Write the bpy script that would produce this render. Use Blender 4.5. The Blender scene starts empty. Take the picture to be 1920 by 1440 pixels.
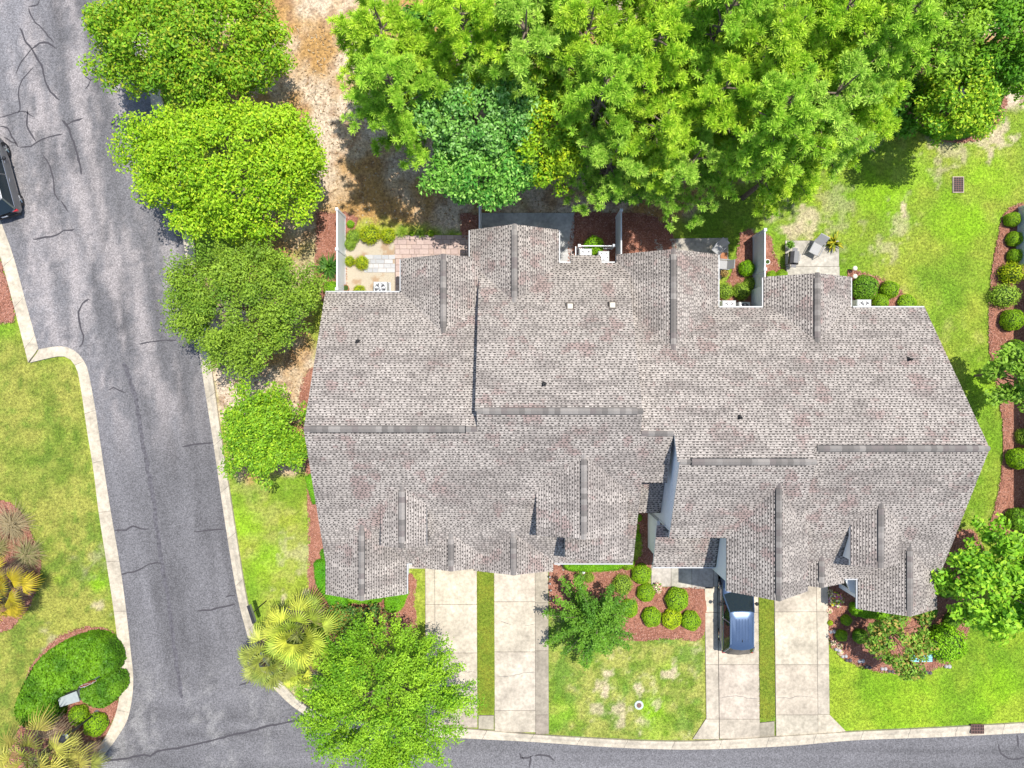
import bpy, math, random
import numpy as np
from mathutils import Vector, Matrix

# ------------------------------------------------------------------ camera / sky / sun
SC = bpy.context.scene
COL = SC.collection
H = 40.0            # drone height in metres
F = 1280.0          # focal length in photo pixels (1920 wide)

cam_d = bpy.data.cameras.new('camera'); cam_d.lens = 24.0; cam_d.sensor_width = 36.0
cam_d.clip_start = 0.5; cam_d.clip_end = 4000
cam = bpy.data.objects.new('camera', cam_d); COL.objects.link(cam)
cam.location = (0, 0, H); cam.rotation_euler = (0, 0, 0)
SC.camera = cam

SUN = Vector((0.25, 0.20, 1.0)).normalized()      # direction towards the sun
elev = math.asin(SUN.z); azim = math.atan2(SUN.x, SUN.y)
world = bpy.data.worlds.new('World'); SC.world = world; world.use_nodes = True
wn = world.node_tree.nodes; wl = world.node_tree.links
sky = wn.new('ShaderNodeTexSky'); sky.sky_type = 'NISHITA'; sky.sun_disc = False
sky.sun_elevation = elev; sky.sun_rotation = azim
sky.air_density = 1.0; sky.dust_density = 1.0
bg = wn['Background']; bg.inputs['Strength'].default_value = 0.15
wl.new(sky.outputs[0], bg.inputs['Color'])
sun_d = bpy.data.lights.new('sun', 'SUN'); sun_d.energy = 4.3; sun_d.angle = math.radians(0.5)
sun_d.color = (1.0, 0.96, 0.89)
sun = bpy.data.objects.new('sun', sun_d); COL.objects.link(sun)
sun.rotation_euler = SUN.to_track_quat('Z', 'Y').to_euler(); sun.location = (0, 0, 60)
vs = SC.view_settings
vs.view_transform = 'Standard'; vs.look = 'None'; vs.exposure = 0.48; vs.gamma = 1.0
vs.use_curve_mapping = False
SC.render.engine = 'CYCLES'
SC.cycles.max_bounces = 6; SC.cycles.diffuse_bounces = 3; SC.cycles.glossy_bounces = 3
SC.cycles.transmission_bounces = 4; SC.cycles.transparent_max_bounces = 4

rng = np.random.default_rng(7)
random.seed(7)
R = math.radians

def P(px, py, z=0.0):
    k = (H - z) / F
    return ((px - 960.0) * k, (720.0 - py) * k, z)
def PX(px, z=0.0): return (px - 960.0) * (H - z) / F
def PY(py, z=0.0): return (720.0 - py) * (H - z) / F

# ------------------------------------------------------------------ numpy noise
def _lattice(seed, n=256):
    return np.random.default_rng(seed).random((n, n))
_LAT = {}
def vnoise(x, y, scale, seed=0):
    if seed not in _LAT: _LAT[seed] = _lattice(seed)
    L = _LAT[seed]; n = L.shape[0]
    x = np.asarray(x) / scale + 1000.0; y = np.asarray(y) / scale + 1000.0
    xi = np.floor(x).astype(int); yi = np.floor(y).astype(int)
    fx = x - xi; fy = y - yi
    fx = fx * fx * (3 - 2 * fx); fy = fy * fy * (3 - 2 * fy)
    a = L[xi % n, yi % n]; b = L[(xi + 1) % n, yi % n]
    c = L[xi % n, (yi + 1) % n]; d = L[(xi + 1) % n, (yi + 1) % n]
    return (a * (1 - fx) + b * fx) * (1 - fy) + (c * (1 - fx) + d * fx) * fy
def fbm(x, y, scale, seed=0, octv=4):
    s = 0; amp = 1; tot = 0
    for i in range(octv):
        s = s + amp * vnoise(x, y, scale / (2 ** i), seed * 13 + i); tot += amp; amp *= 0.55
    return s / tot
def sstep(a, b, x):
    t = np.clip((x - a) / (b - a), 0, 1); return t * t * (3 - 2 * t)
def poly_sd(x, y, poly):
    """signed distance to polygon, negative inside (vectorised)"""
    x = np.asarray(x, float); y = np.asarray(y, float)
    d = np.full(x.shape, 1e9); ins = np.zeros(x.shape, bool)
    n = len(poly)
    for i in range(n):
        ax, ay = poly[i][0], poly[i][1]; bx, by = poly[(i + 1) % n][0], poly[(i + 1) % n][1]
        ex, ey = bx - ax, by - ay
        t = np.clip(((x - ax) * ex + (y - ay) * ey) / (ex * ex + ey * ey + 1e-12), 0, 1)
        d = np.minimum(d, (x - ax - t * ex) ** 2 + (y - ay - t * ey) ** 2)
        c = ((ay > y) != (by > y))
        xx = ax + (y - ay) / (by - ay + (1e-12 if by == ay else 0)) * ex
        ins ^= (c & (x < xx))
    d = np.sqrt(d)
    return np.where(ins, -d, d)
def pp(pts, z=0.0): return [P(a, b, z)[:2] for a, b in pts]

# ------------------------------------------------------------------ materials
def newmat(name):
    m = bpy.data.materials.new(name); m.use_nodes = True
    nt = m.node_tree; b = nt.nodes['Principled BSDF']
    return m, nt, b
def N(nt, t, **kw):
    n = nt.nodes.new(t)
    for k, v in kw.items():
        if k.startswith('i_'): n.inputs[k[2:].replace('_', ' ')].default_value = v
        else: setattr(n, k, v)
    return n
def plain(name, col, rough=0.7, metal=0.0, var=0.08, scale=6.0, bump=0.0, spec=0.3):
    m, nt, b = newmat(name)
    tc = N(nt, 'ShaderNodeTexCoord'); nz = N(nt, 'ShaderNodeTexNoise'); nz.inputs['Scale'].default_value = scale
    nz.inputs['Detail'].default_value = 6
    nt.links.new(tc.outputs['Object'], nz.inputs['Vector'])
    mr = N(nt, 'ShaderNodeMapRange'); mr.inputs['From Min'].default_value = 0.3; mr.inputs['From Max'].default_value = 0.7
    mr.inputs['To Min'].default_value = 1 - var; mr.inputs['To Max'].default_value = 1 + var
    nt.links.new(nz.outputs['Fac'], mr.inputs['Value'])
    vm = N(nt, 'ShaderNodeVectorMath', operation='MULTIPLY'); vm.inputs[0].default_value = col
    nt.links.new(mr.outputs[0], vm.inputs[1]); nt.links.new(vm.outputs[0], b.inputs['Base Color'])
    b.inputs['Roughness'].default_value = rough; b.inputs['Metallic'].default_value = metal
    b.inputs['Specular IOR Level'].default_value = spec
    if bump:
        bp = N(nt, 'ShaderNodeBump'); bp.inputs['Strength'].default_value = bump; bp.inputs['Distance'].default_value = 0.02
        nt.links.new(nz.outputs['Fac'], bp.inputs['Height']); nt.links.new(bp.outputs[0], b.inputs['Normal'])
    return m
def attrmat(name, rough=0.9, fine=0.0, fscale=40.0, trans=0.0, spec=0.2, bump=0.0, fine2=0.0, fscale2=8.0):
    """colour from the mesh's own colour attribute, with procedural grain on top"""
    m, nt, b = newmat(name)
    at = N(nt, 'ShaderNodeVertexColor'); at.layer_name = 'Col'
    col = at.outputs['Color']
    ge = N(nt, 'ShaderNodeNewGeometry')
    last = None
    for amt, sc in ((fine, fscale), (fine2, fscale2)):
        if amt <= 0: continue
        nz = N(nt, 'ShaderNodeTexNoise'); nz.inputs['Scale'].default_value = sc; nz.inputs['Detail'].default_value = 5
        nz.inputs['Roughness'].default_value = 0.65
        nt.links.new(ge.outputs['Position'], nz.inputs['Vector'])
        mr = N(nt, 'ShaderNodeMapRange'); mr.inputs['From Min'].default_value = 0.3; mr.inputs['From Max'].default_value = 0.7
        mr.inputs['To Min'].default_value = 1 - amt; mr.inputs['To Max'].default_value = 1 + amt
        nt.links.new(nz.outputs['Fac'], mr.inputs['Value'])
        vm = N(nt, 'ShaderNodeVectorMath', operation='MULTIPLY')
        nt.links.new(col, vm.inputs[0]); nt.links.new(mr.outputs[0], vm.inputs[1]); col = vm.outputs[0]
        last = nz
    nt.links.new(col, b.inputs['Base Color'])
    b.inputs['Roughness'].default_value = rough; b.inputs['Specular IOR Level'].default_value = spec
    if bump and last:
        bp = N(nt, 'ShaderNodeBump'); bp.inputs['Strength'].default_value = bump; bp.inputs['Distance'].default_value = 0.03
        nt.links.new(last.outputs['Fac'], bp.inputs['Height']); nt.links.new(bp.outputs[0], b.inputs['Normal'])
    if trans > 0:
        tr = N(nt, 'ShaderNodeBsdfTranslucent'); mx = N(nt, 'ShaderNodeMixShader'); mx.inputs[0].default_value = trans
        nt.links.new(col, tr.inputs['Color'])
        out = nt.nodes['Material Output']
        nt.links.new(b.outputs[0], mx.inputs[1]); nt.links.new(tr.outputs[0], mx.inputs[2]); nt.links.new(mx.outputs[0], out.inputs['Surface'])
    return m

M = {}
M['ground'] = attrmat('ground_soil_grass', 0.95, 0.5, 7.0, bump=0.5, fine2=0.45, fscale2=26.0)
M['grass'] = attrmat('grass_blades', 0.8, 0.0, trans=0.25)
M['leaf'] = attrmat('leaves', 0.55, 0.0, trans=0.26, spec=0.25)
M['needle'] = attrmat('needles', 0.6, 0.0, trans=0.28, spec=0.2)
M['bark'] = plain('bark', (0.16, 0.12, 0.09), 0.95, var=0.35, scale=9, bump=0.5)
M['core'] = plain('inner_twigs', (0.045, 0.08, 0.015), 0.95, var=0.3, scale=12)
M['shingle'] = attrmat('roof_shingles', 0.95, 0.10, 30.0, spec=0.1, fine2=0.11, fscale2=0.6)
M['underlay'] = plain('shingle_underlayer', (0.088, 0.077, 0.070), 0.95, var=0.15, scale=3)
M['trim'] = plain('white_trim', (0.74, 0.75, 0.76), 0.5, var=0.03)
M['gutter'] = plain('white_gutter', (0.42, 0.42, 0.42), 0.45, var=0.05)
M['mulch_chip'] = attrmat('mulch_chips', 0.95)
M['concrete'] = attrmat('concrete', 0.9, 0.22, 5.0, spec=0.15, fine2=0.27, fscale2=0.8)
M['white'] = plain('white_vinyl', (0.70, 0.72, 0.75), 0.45, var=0.04, scale=2)
M['black'] = plain('black_rubber', (0.02, 0.02, 0.022), 0.6, var=0.1)
M['darkmetal'] = plain('dark_metal', (0.05, 0.05, 0.055), 0.45, 0.6, var=0.1)
M['galv'] = plain('galvanised_metal', (0.45, 0.46, 0.47), 0.4, 0.7, var=0.08)
M['tar'] = plain('crack_sealant', (0.055, 0.05, 0.055), 0.6, var=0.2, scale=12)
M['greymetal'] = plain('grey_metal', (0.33, 0.34, 0.36), 0.45, 0.5)
M['acbody'] = plain('painted_steel', (0.52, 0.53, 0.53), 0.5)
M['terracotta'] = plain('terracotta', (0.36, 0.15, 0.07), 0.8, var=0.15)
M['fabric'] = plain('grey_sling_fabric', (0.36, 0.355, 0.35), 0.85, var=0.1, scale=30)
M['red'] = plain('sign_red', (0.50, 0.02, 0.03), 0.4, var=0.05)
M['signwhite'] = plain('sign_white', (0.8, 0.8, 0.8), 0.4, var=0.03)
M['skyl_frame'] = plain('bronze_frame', (0.09, 0.07, 0.055), 0.5)
M['skyl_dome'] = plain('cream_dome', (0.75, 0.70, 0.58), 0.3, var=0.03)
M['blue'] = plain('pale_blue_paint', (0.25, 0.55, 0.66), 0.6, var=0.15, scale=14)
M['seam'] = plain('dark_asphalt_seam', (0.095, 0.090, 0.098), 0.9, var=0.45, scale=7)
M['brown'] = plain('rusty_iron', (0.16, 0.09, 0.075), 0.8, var=0.3, scale=20)
M['joint'] = plain('joint_filler', (0.16, 0.135, 0.11), 0.95, var=.2, scale=10)
M['mulch'] = attrmat('mulch', 0.98, 0.30, 16.0, bump=0.6, fine2=0.35, fscale2=45.0)

def siding():
    m, nt, b = newmat('lap_siding')
    ge = N(nt, 'ShaderNodeNewGeometry'); sp = N(nt, 'ShaderNodeSeparateXYZ')
    nt.links.new(ge.outputs['Position'], sp.inputs[0])
    mo = N(nt, 'ShaderNodeMath', operation='MULTIPLY'); mo.inputs[1].default_value = 6.5
    fr = N(nt, 'ShaderNodeMath', operation='FRACT')
    nt.links.new(sp.outputs['Z'], mo.inputs[0]); nt.links.new(mo.outputs[0], fr.inputs[0])
    bp = N(nt, 'ShaderNodeBump'); bp.inputs['Strength'].default_value = 0.8; bp.inputs['Distance'].default_value = 0.015; bp.invert = True
    nt.links.new(fr.outputs[0], bp.inputs['Height']); nt.links.new(bp.outputs[0], b.inputs['Normal'])
    nz = N(nt, 'ShaderNodeTexNoise'); nz.inputs['Scale'].default_value = 1.5
    rp = N(nt, 'ShaderNodeValToRGB'); rp.color_ramp.elements[0].color = (0.84, 0.85, 0.86, 1); rp.color_ramp.elements[1].color = (0.88, 0.89, 0.89, 1)
    nt.links.new(nz.outputs['Fac'], rp.inputs[0]); nt.links.new(rp.outputs[0], b.inputs['Base Color'])
    b.inputs['Roughness'].default_value = 0.6
    return m
M['siding'] = siding()

def asphalt():
    m, nt, b = newmat('asphalt')
    ge = N(nt, 'ShaderNodeNewGeometry')
    at = N(nt, 'ShaderNodeVertexColor'); at.layer_name = 'Col'
    n1 = N(nt, 'ShaderNodeTexNoise'); n1.inputs['Scale'].default_value = 14; n1.inputs['Detail'].default_value = 8; n1.inputs['Roughness'].default_value = 0.8
    n2 = N(nt, 'ShaderNodeTexVoronoi'); n2.inputs['Scale'].default_value = 16
    nt.links.new(ge.outputs['Position'], n1.inputs['Vector']); nt.links.new(ge.outputs['Position'], n2.inputs['Vector'])
    r1 = N(nt, 'ShaderNodeMapRange'); r1.inputs['From Min'].default_value = 0.3; r1.inputs['From Max'].default_value = 0.7
    r1.inputs['To Min'].default_value = 0.50; r1.inputs['To Max'].default_value = 1.50
    nt.links.new(n1.outputs['Fac'], r1.inputs['Value'])
    r2 = N(nt, 'ShaderNodeMapRange'); r2.inputs['To Min'].default_value = 0.72; r2.inputs['To Max'].default_value = 1.28
    sp = N(nt, 'ShaderNodeSeparateColor'); nt.links.new(n2.outputs['Color'], sp.inputs[0]); nt.links.new(sp.outputs[0], r2.inputs['Value'])
    v1 = N(nt, 'ShaderNodeVectorMath', operation='MULTIPLY'); v2 = N(nt, 'ShaderNodeVectorMath', operation='MULTIPLY')
    nt.links.new(at.outputs['Color'], v1.inputs[0]); nt.links.new(r1.outputs[0], v1.inputs[1])
    nt.links.new(v1.outputs[0], v2.inputs[0]); nt.links.new(r2.outputs[0], v2.inputs[1])
    nt.links.new(v2.outputs[0], b.inputs['Base Color'])
    bp = N(nt, 'ShaderNodeBump'); bp.inputs['Strength'].default_value = 0.5; bp.inputs['Distance'].default_value = 0.02
    nt.links.new(n1.outputs['Fac'], bp.inputs['Height']); nt.links.new(bp.outputs[0], b.inputs['Normal'])
    b.inputs['Roughness'].default_value = 0.9; b.inputs['Specular IOR Level'].default_value = 0.2
    return m
M['asphalt'] = asphalt()

def carpaint(name, col, metal=0.55):
    m, nt, b = newmat(name)
    b.inputs['Base Color'].default_value = (*col, 1); b.inputs['Metallic'].default_value = metal
    b.inputs['Roughness'].default_value = 0.32
    b.inputs['Coat Weight'].default_value = 1.0; b.inputs['Coat Roughness'].default_value = 0.04
    nz = N(nt, 'ShaderNodeTexNoise'); nz.inputs['Scale'].default_value = 3
    mr = N(nt, 'ShaderNodeMapRange'); mr.inputs['To Min'].default_value = 0.25; mr.inputs['To Max'].default_value = 0.42
    nt.links.new(nz.outputs['Fac'], mr.inputs['Value']); nt.links.new(mr.outputs[0], b.inputs['Roughness'])
    return m
M['paint_blue'] = carpaint('slate_blue_car_paint', (0.06, 0.10, 0.18), 0.45)
M['paint_dark'] = carpaint('charcoal_car_paint', (0.16, 0.165, 0.175), 0.6)
m, nt, b = newmat('car_glass'); b.inputs['Base Color'].default_value = (0.012, 0.02, 0.026, 1); b.inputs['Roughness'].default_value = 0.05
b.inputs['Specular IOR Level'].default_value = 0.6; M['glass'] = m
m, nt, b = newmat('chrome'); b.inputs['Base Color'].default_value = (0.75, 0.76, 0.78, 1); b.inputs['Metallic'].default_value = 1; b.inputs['Roughness'].default_value = 0.22; M['chrome'] = m
m, nt, b = newmat('lamp_red'); b.inputs['Base Color'].default_value = (0.5, 0.02, 0.03, 1); b.inputs['Roughness'].default_value = 0.15; M['lampred'] = m
m, nt, b = newmat('lamp_clear'); b.inputs['Base Color'].default_value = (0.7, 0.72, 0.75, 1); b.inputs['Roughness'].default_value = 0.1; M['lampclear'] = m
CAPM = [plain('ridge_cap_%d' % i, c, 0.95, var=0.10, scale=9) for i, c in enumerate([(0.15, 0.135, 0.123), (0.19, 0.17, 0.155), (0.26, 0.235, 0.213), (0.17, 0.145, 0.135), (0.22, 0.2, 0.182)])]
PAV = [plain('paver_%d' % i, c, 0.9, var=0.1, scale=8) for i, c in enumerate([(0.42, 0.31, 0.265), (0.46, 0.35, 0.30), (0.40, 0.30, 0.265), (0.44, 0.335, 0.295)])]
PAVW = [plain('pale_stone_%d' % i, c, 0.9, var=0.06, scale=8) for i, c in enumerate([(0.42, 0.415, 0.415), (0.46, 0.45, 0.445), (0.37, 0.37, 0.375)])]

# ------------------------------------------------------------------ object helpers
def npmesh(name, V, faces_list, cols=None, smooth=False):
    """V (n,3); faces_list = list of int arrays (m,k); cols (n,3)"""
    me = bpy.data.meshes.new(name)
    V = np.asarray(V, np.float32)
    loops = []; starts = []; tot = []; off = 0
    for fa in faces_list:
        fa = np.asarray(fa, np.int32)
        if fa.size == 0: continue
        k = fa.shape[1]; m_ = fa.shape[0]
        loops.append(fa.ravel()); starts.append(off + np.arange(m_, dtype=np.int32) * k); tot.append(np.full(m_, k, np.int32)); off += m_ * k
    loops = np.concatenate(loops); starts = np.concatenate(starts); tot = np.concatenate(tot)
    me.vertices.add(len(V)); me.vertices.foreach_set('co', V.ravel())
    me.loops.add(len(loops)); me.loops.foreach_set('vertex_index', loops)
    me.polygons.add(len(starts)); me.polygons.foreach_set('loop_start', starts); me.polygons.foreach_set('loop_total', tot)
    if smooth: me.polygons.foreach_set('use_smooth', np.ones(len(starts), bool))
    me.update(calc_edges=True)
    if cols is not None:
        c = np.ones((len(V), 4), np.float32); c[:, :3] = np.clip(cols, 0, 1)
        a = me.color_attributes.new('Col', 'FLOAT_COLOR', 'POINT'); a.data.foreach_set('color', c.ravel())
    return me

class MB:
    def __init__(s): s.v = []; s.f = []
    def add(s, vs_, fs):
        o = len(s.v); s.v += [tuple(p) for p in vs_]; s.f += [tuple(i + o for i in q) for q in fs]; return s
    def box(s, x0, x1, y0, y1, z0, z1):
        v = [(x0, y0, z0), (x1, y0, z0), (x1, y1, z0), (x0, y1, z0), (x0, y0, z1), (x1, y0, z1), (x1, y1, z1), (x0, y1, z1)]
        return s.add(v, [(3, 2, 1, 0), (4, 5, 6, 7), (0, 1, 5, 4), (1, 2, 6, 5), (2, 3, 7, 6), (3, 0, 4, 7)])
    def bbox(s, x0, x1, y0, y1, z0, z1, b=0.01):
        """box with chamfered top edge"""
        v = [(x0, y0, z0), (x1, y0, z0), (x1, y1, z0), (x0, y1, z0),
             (x0, y0, z1 - b), (x1, y0, z1 - b), (x1, y1, z1 - b), (x0, y1, z1 - b),
             (x0 + b, y0 + b, z1), (x1 - b, y0 + b, z1), (x1 - b, y1 - b, z1), (x0 + b, y1 - b, z1)]
        f = [(3, 2, 1, 0), (8, 9, 10, 11)]
        for i in range(4):
            j = (i + 1) % 4; f += [(i, j, 4 + j, 4 + i), (4 + i, 4 + j, 8 + j, 8 + i)]
        return s.add(v, f)
    def prism(s, poly, z0, z1, b=0.0):
        """poly list of (x,y) ; z0,z1 numbers or callables"""
        n = len(poly)
        ar = sum(poly[i][0] * poly[(i + 1) % n][1] - poly[(i + 1) % n][0] * poly[i][1] for i in range(n))
        if ar < 0: poly = poly[::-1]
        g0 = z0 if callable(z0) else (lambda x, y: z0)
        g1 = z1 if callable(z1) else (lambda x, y: z1)
        v = [(x, y, g0(x, y)) for x, y in poly] + [(x, y, g1(x, y)) for x, y in poly]
        f = [tuple(range(n - 1, -1, -1)), tuple(range(n, 2 * n))] + [(i, (i + 1) % n, n + (i + 1) % n, n + i) for i in range(n)]
        return s.add(v, f)
    def tube(s, a, b, r0, r1=None, n=8, cap=True):
        r1 = r0 if r1 is None else r1
        a = Vector(a); b = Vector(b); d = (b - a).normalized()
        u = d.orthogonal().normalized(); w = d.cross(u)
        v = []
        for c, r in ((a, r0), (b, r1)):
            for i in range(n):
                t = 2 * math.pi * i / n; v.append(c + u * (r * math.cos(t)) + w * (r * math.sin(t)))
        f = [(i, (i + 1) % n, n + (i + 1) % n, n + i) for i in range(n)]
        if cap: f += [tuple(range(n - 1, -1, -1)), tuple(range(n, 2 * n))]
        return s.add(v, f)
    def lathe(s, prof, c=(0, 0, 0), n=16):
        v = []; f = []
        for r, z in prof:
            for i in range(n):
                t = 2 * math.pi * i / n; v.append((c[0] + r * math.cos(t), c[1] + r * math.sin(t), c[2] + z))
        for k in range(len(prof) - 1):
            for i in range(n):
                j = (i + 1) % n; f.append((k * n + i, k * n + j, (k + 1) * n + j, (k + 1) * n + i))
        f.append(tuple(range(n - 1, -1, -1))); f.append(tuple((len(prof) - 1) * n + i for i in range(n)))
        return s.add(v, f)
    def mesh(s, name, smooth=False):
        me = bpy.data.meshes.new(name); me.from_pydata(s.v, [], s.f); me.update()
        if smooth:
            me.polygons.foreach_set('use_smooth', [True] * len(me.polygons))
        return me

def flatcol(me, col):
    n = len(me.vertices); a = me.color_attributes.new('Col', 'FLOAT_COLOR', 'POINT')
    c = np.ones((n, 4), np.float32); c[:, :3] = col; a.data.foreach_set('color', c.ravel())
    return me
def link(name, me, mat=None, parent=None, loc=None, **props):
    o = bpy.data.objects.new(name, me); COL.objects.link(o)
    if mat is not None and me is not None and len(me.materials) == 0: me.materials.append(mat)
    if parent is not None: o.parent = parent
    if loc is not None: o.location = loc
    for k, v in props.items(): o[k] = v
    return o
def thing(name, label, cat, loc=(0, 0, 0), rot=0.0, group=None, scale=None):
    o = bpy.data.objects.new(name, None); COL.objects.link(o); o.location = loc; o.rotation_euler = (0, 0, rot)
    o.empty_display_size = 0.3
    o['label'] = label; o['category'] = cat
    if group: o['group'] = group
    if scale: o.scale = scale if hasattr(scale, '__len__') else (scale,) * 3
    return o
def tag(o, label, cat, group=None):
    o['label'] = label; o['category'] = cat
    if group: o['group'] = group
    return o
def rep(root):          # object to hang world-coordinate parts on
    return tuple(-c for c in root.location)
def struct(name, me, mat, **kw):
    return link(name, me, mat, kind='structure', **kw)
def copy_tree(root, label, loc, rot=0.0, scale=None, group=None):
    r = root.copy(); COL.objects.link(r); r.location = loc; r.rotation_euler = (0, 0, rot); r['label'] = label
    if scale: r.scale = scale if hasattr(scale, '__len__') else (scale,) * 3
    if group: r['group'] = group
    for ch in [c for c in root.children]:
        c = ch.copy(); COL.objects.link(c); c.parent = r
        for g in [g_ for g_ in ch.children]:
            d = g.copy(); COL.objects.link(d); d.parent = c
    return r

# ------------------------------------------------------------------ GROUND
FOREST = pp([(330, -400), (360, 0), (420, 300), (470, 450), (400, 520), (385, 690), (408, 800), (425, 850), (470, 905), (590, 880), (590, 560), (640, 560), (650, 425), (760, 430), (860, 425), (1080, 455), (1180, 440), (1255, 425), (1300, 395), (1395, 350), (1540, 300), (1650, 260), (1740, 240), (1900, 200), (2300, 100), (2300, -400)])
LEFTLAWN = pp([(-400, 600), (55, 640), (150, 690), (190, 960), (230, 1250), (190, 1440), (-400, 1700)])
SIDE = pp([(425, 870), (590, 870), (600, 1130), (480, 1180), (430, 960)])
FRONT = pp([(1024, 1150), (1325, 1150), (1325, 1400), (1024, 1400)])
DFRONT = pp([(1550, 1180), (2300, 1150), (2300, 1400), (1550, 1400)])
PATCH = [  # pale dry patches seen on the lawns: px, py, radius px, strength
    (1128, 1292, 16, 1), (1135, 1262, 10, .9), (1200, 1290, 13, .9), (1198, 1268, 8, .8), (1255, 1260, 12, .9), (1262, 1245, 10, .8), (1120, 1325, 22, .7),
    (1165, 1340, 24, .8), (1195, 1350, 20, .7), (1230, 1318, 10, .6), (1692, 385, 14, 1), (1700, 370, 9, .7), (1690, 430, 26, .5), (1665, 470, 30, .5),
    (1500, 425, 40, .7), (1460, 410, 30, .6), (1560, 400, 50, .35), (1780, 270, 50, .6), (1850, 250, 40, .7), (1880, 270, 24, .8), (550, 1140, 30, .9), (575, 1125, 26, .9), (560, 1040, 34, .45),
    (180, 1135, 18, .7), (100, 1200, 30, .5), (575, 1290, 26, .9), (600, 1310, 20, .7), (165, 1050, 30, .3)]
LUSH = [(180, 1095, 25, 1), (105, 1085, 14, .5), (455, 985, 40, .8), (500, 1060, 40, .6), (1225, 1330, 30, .7), (1250, 1250, 30, .5), (1690, 330, 80, .6), (1800, 420, 70, .8), (1700, 1330, 100, .5),
        (1640, 360, 50, .8), (1850, 330, 60, .9), (1870, 1300, 50, .8), (1045, 1200, 30, .5), (1100, 1240, 20, .4), (1230, 1370, 50, .5), (1050, 1340, 40, .5), (1850, 720, 40, .6), (1840, 850, 30, .4)]

def lerp3(a, b, t): return a * (1 - t[..., None]) + b * t[..., None]
def ground_colour(x, y):
    A = lambda *c: np.array(c, float)
    n1 = fbm(x, y, 6.0, 1); n2 = fbm(x, y, 1.6, 2); n3 = fbm(x, y, 0.5, 3, 3); n4 = fbm(x, y, 2.8, 4)
    t = sstep(0.32, 0.70, 0.35 * n1 + 0.4 * n2 + 0.25 * n4)
    col = lerp3(A(0.130, 0.235, 0.016), A(0.275, 0.310, 0.040), t)
    dry = sstep(0.56, 0.72, 0.5 * n4 + 0.5 * n3)
    col = lerp3(col, A(0.30, 0.25, 0.10), dry * 0.35)
    # left lawn: olive and straw
    w = sstep(0.6, -0.6, poly_sd(x, y, LEFTLAWN))
    c2 = lerp3(A(0.125, 0.185, 0.022), A(0.255, 0.255, 0.052), sstep(0.26, 0.62, 0.5 * n2 + 0.3 * n3 + 0.2 * n4))
    c2 = lerp3(c2, A(0.10, 0.165, 0.02), sstep(.47, .66, .5 * fbm(x, y, 1.8, 15) + .5 * fbm(x, y, .4, 16)) * .8)
    col = lerp3(col, c2, w * 0.95)
    w = sstep(0.5, -0.5, poly_sd(x, y, FRONT))
    c2 = lerp3(A(0.13, 0.205, 0.022), A(0.27, 0.275, 0.065), sstep(0.36, 0.66, 0.5 * n2 + 0.5 * n3))
    c2 = lerp3(c2, A(0.085, 0.185, 0.02), sstep(.50, .66, fbm(x, y, 1.0, 6)) * .75)
    c2 = lerp3(c2, A(0.46, 0.40, 0.24), sstep(.56, .70, .5 * fbm(x, y, .9, 7) + .5 * fbm(x, y, .22, 8)) * .45)
    col = lerp3(col, c2, w * 0.9)
    w = sstep(0.5, -0.5, poly_sd(x, y, DFRONT))
    c2 = lerp3(A(0.12, 0.23, 0.012), A(0.235, 0.325, 0.022), sstep(0.3, 0.7, n2))
    col = lerp3(col, c2, w * 0.8)
    # mowing stripes
    for px, py, r, s in LUSH:
        qx, qy, _ = P(px, py); d = np.hypot(x - qx, y - qy) * 32 / r + (n2 - .5) * 1.4
        col = lerp3(col, A(0.20, 0.37, 0.010), s * 0.8 * sstep(1.15, 0.2, d))
    for px, py, r, s in PATCH:
        qx, qy, _ = P(px, py); d = np.hypot(x - qx, y - qy) * 32 / r + (n3 - .5) * 3.6 + (n2 - .5) * 2.0
        col = lerp3(col, A(0.47, 0.385, 0.25), s * sstep(1.0, 0.1, d))
    # woodland floor: pine straw, sand, leaf litter
    sd = poly_sd(x, y, FOREST) + (n2 - .5) * 1.8 + (n3 - .5) * 0.7
    w = sstep(0.35, -0.45, sd)
    f = lerp3(A(0.50, 0.40, 0.29), A(0.36, 0.21, 0.075), sstep(0.36, 0.62, 0.55 * n4 + 0.45 * n2))
    f = lerp3(f, A(0.16, 0.085, 0.045), sstep(0.58, 0.72, n3) * 0.6)
    f = lerp3(f, A(0.26, 0.24, 0.055), sstep(0.60, 0.70, n1) * 0.55)
    col = lerp3(col, f, w)
    col = col * (0.80 + 0.4 * n3)[..., None]
    return col

gx = np.concatenate([[-900, -300, -120, -60], np.arange(-40, 40.01, 0.16), [60, 120, 300, 900]])
gy = np.concatenate([[-900, -300, -120, -55], np.arange(-30, 30.01, 0.16), [55, 120, 300, 900]])
GX, GY = np.meshgrid(gx, gy)
nx, ny = len(gx), len(gy)
gcol = ground_colour(GX.ravel(), GY.ravel())
gz = (fbm(GX.ravel(), GY.ravel(), 3.0, 9) - 0.5) * 0.03 - 0.03
idx = np.arange(nx * ny).reshape(ny, nx)
quads = np.stack([idx[:-1, :-1], idx[:-1, 1:], idx[1:, 1:], idx[1:, :-1]], -1).reshape(-1, 4)
struct('ground', npmesh('ground', np.stack([GX.ravel(), GY.ravel(), gz], 1), [quads], gcol, True), M['ground'])

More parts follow.
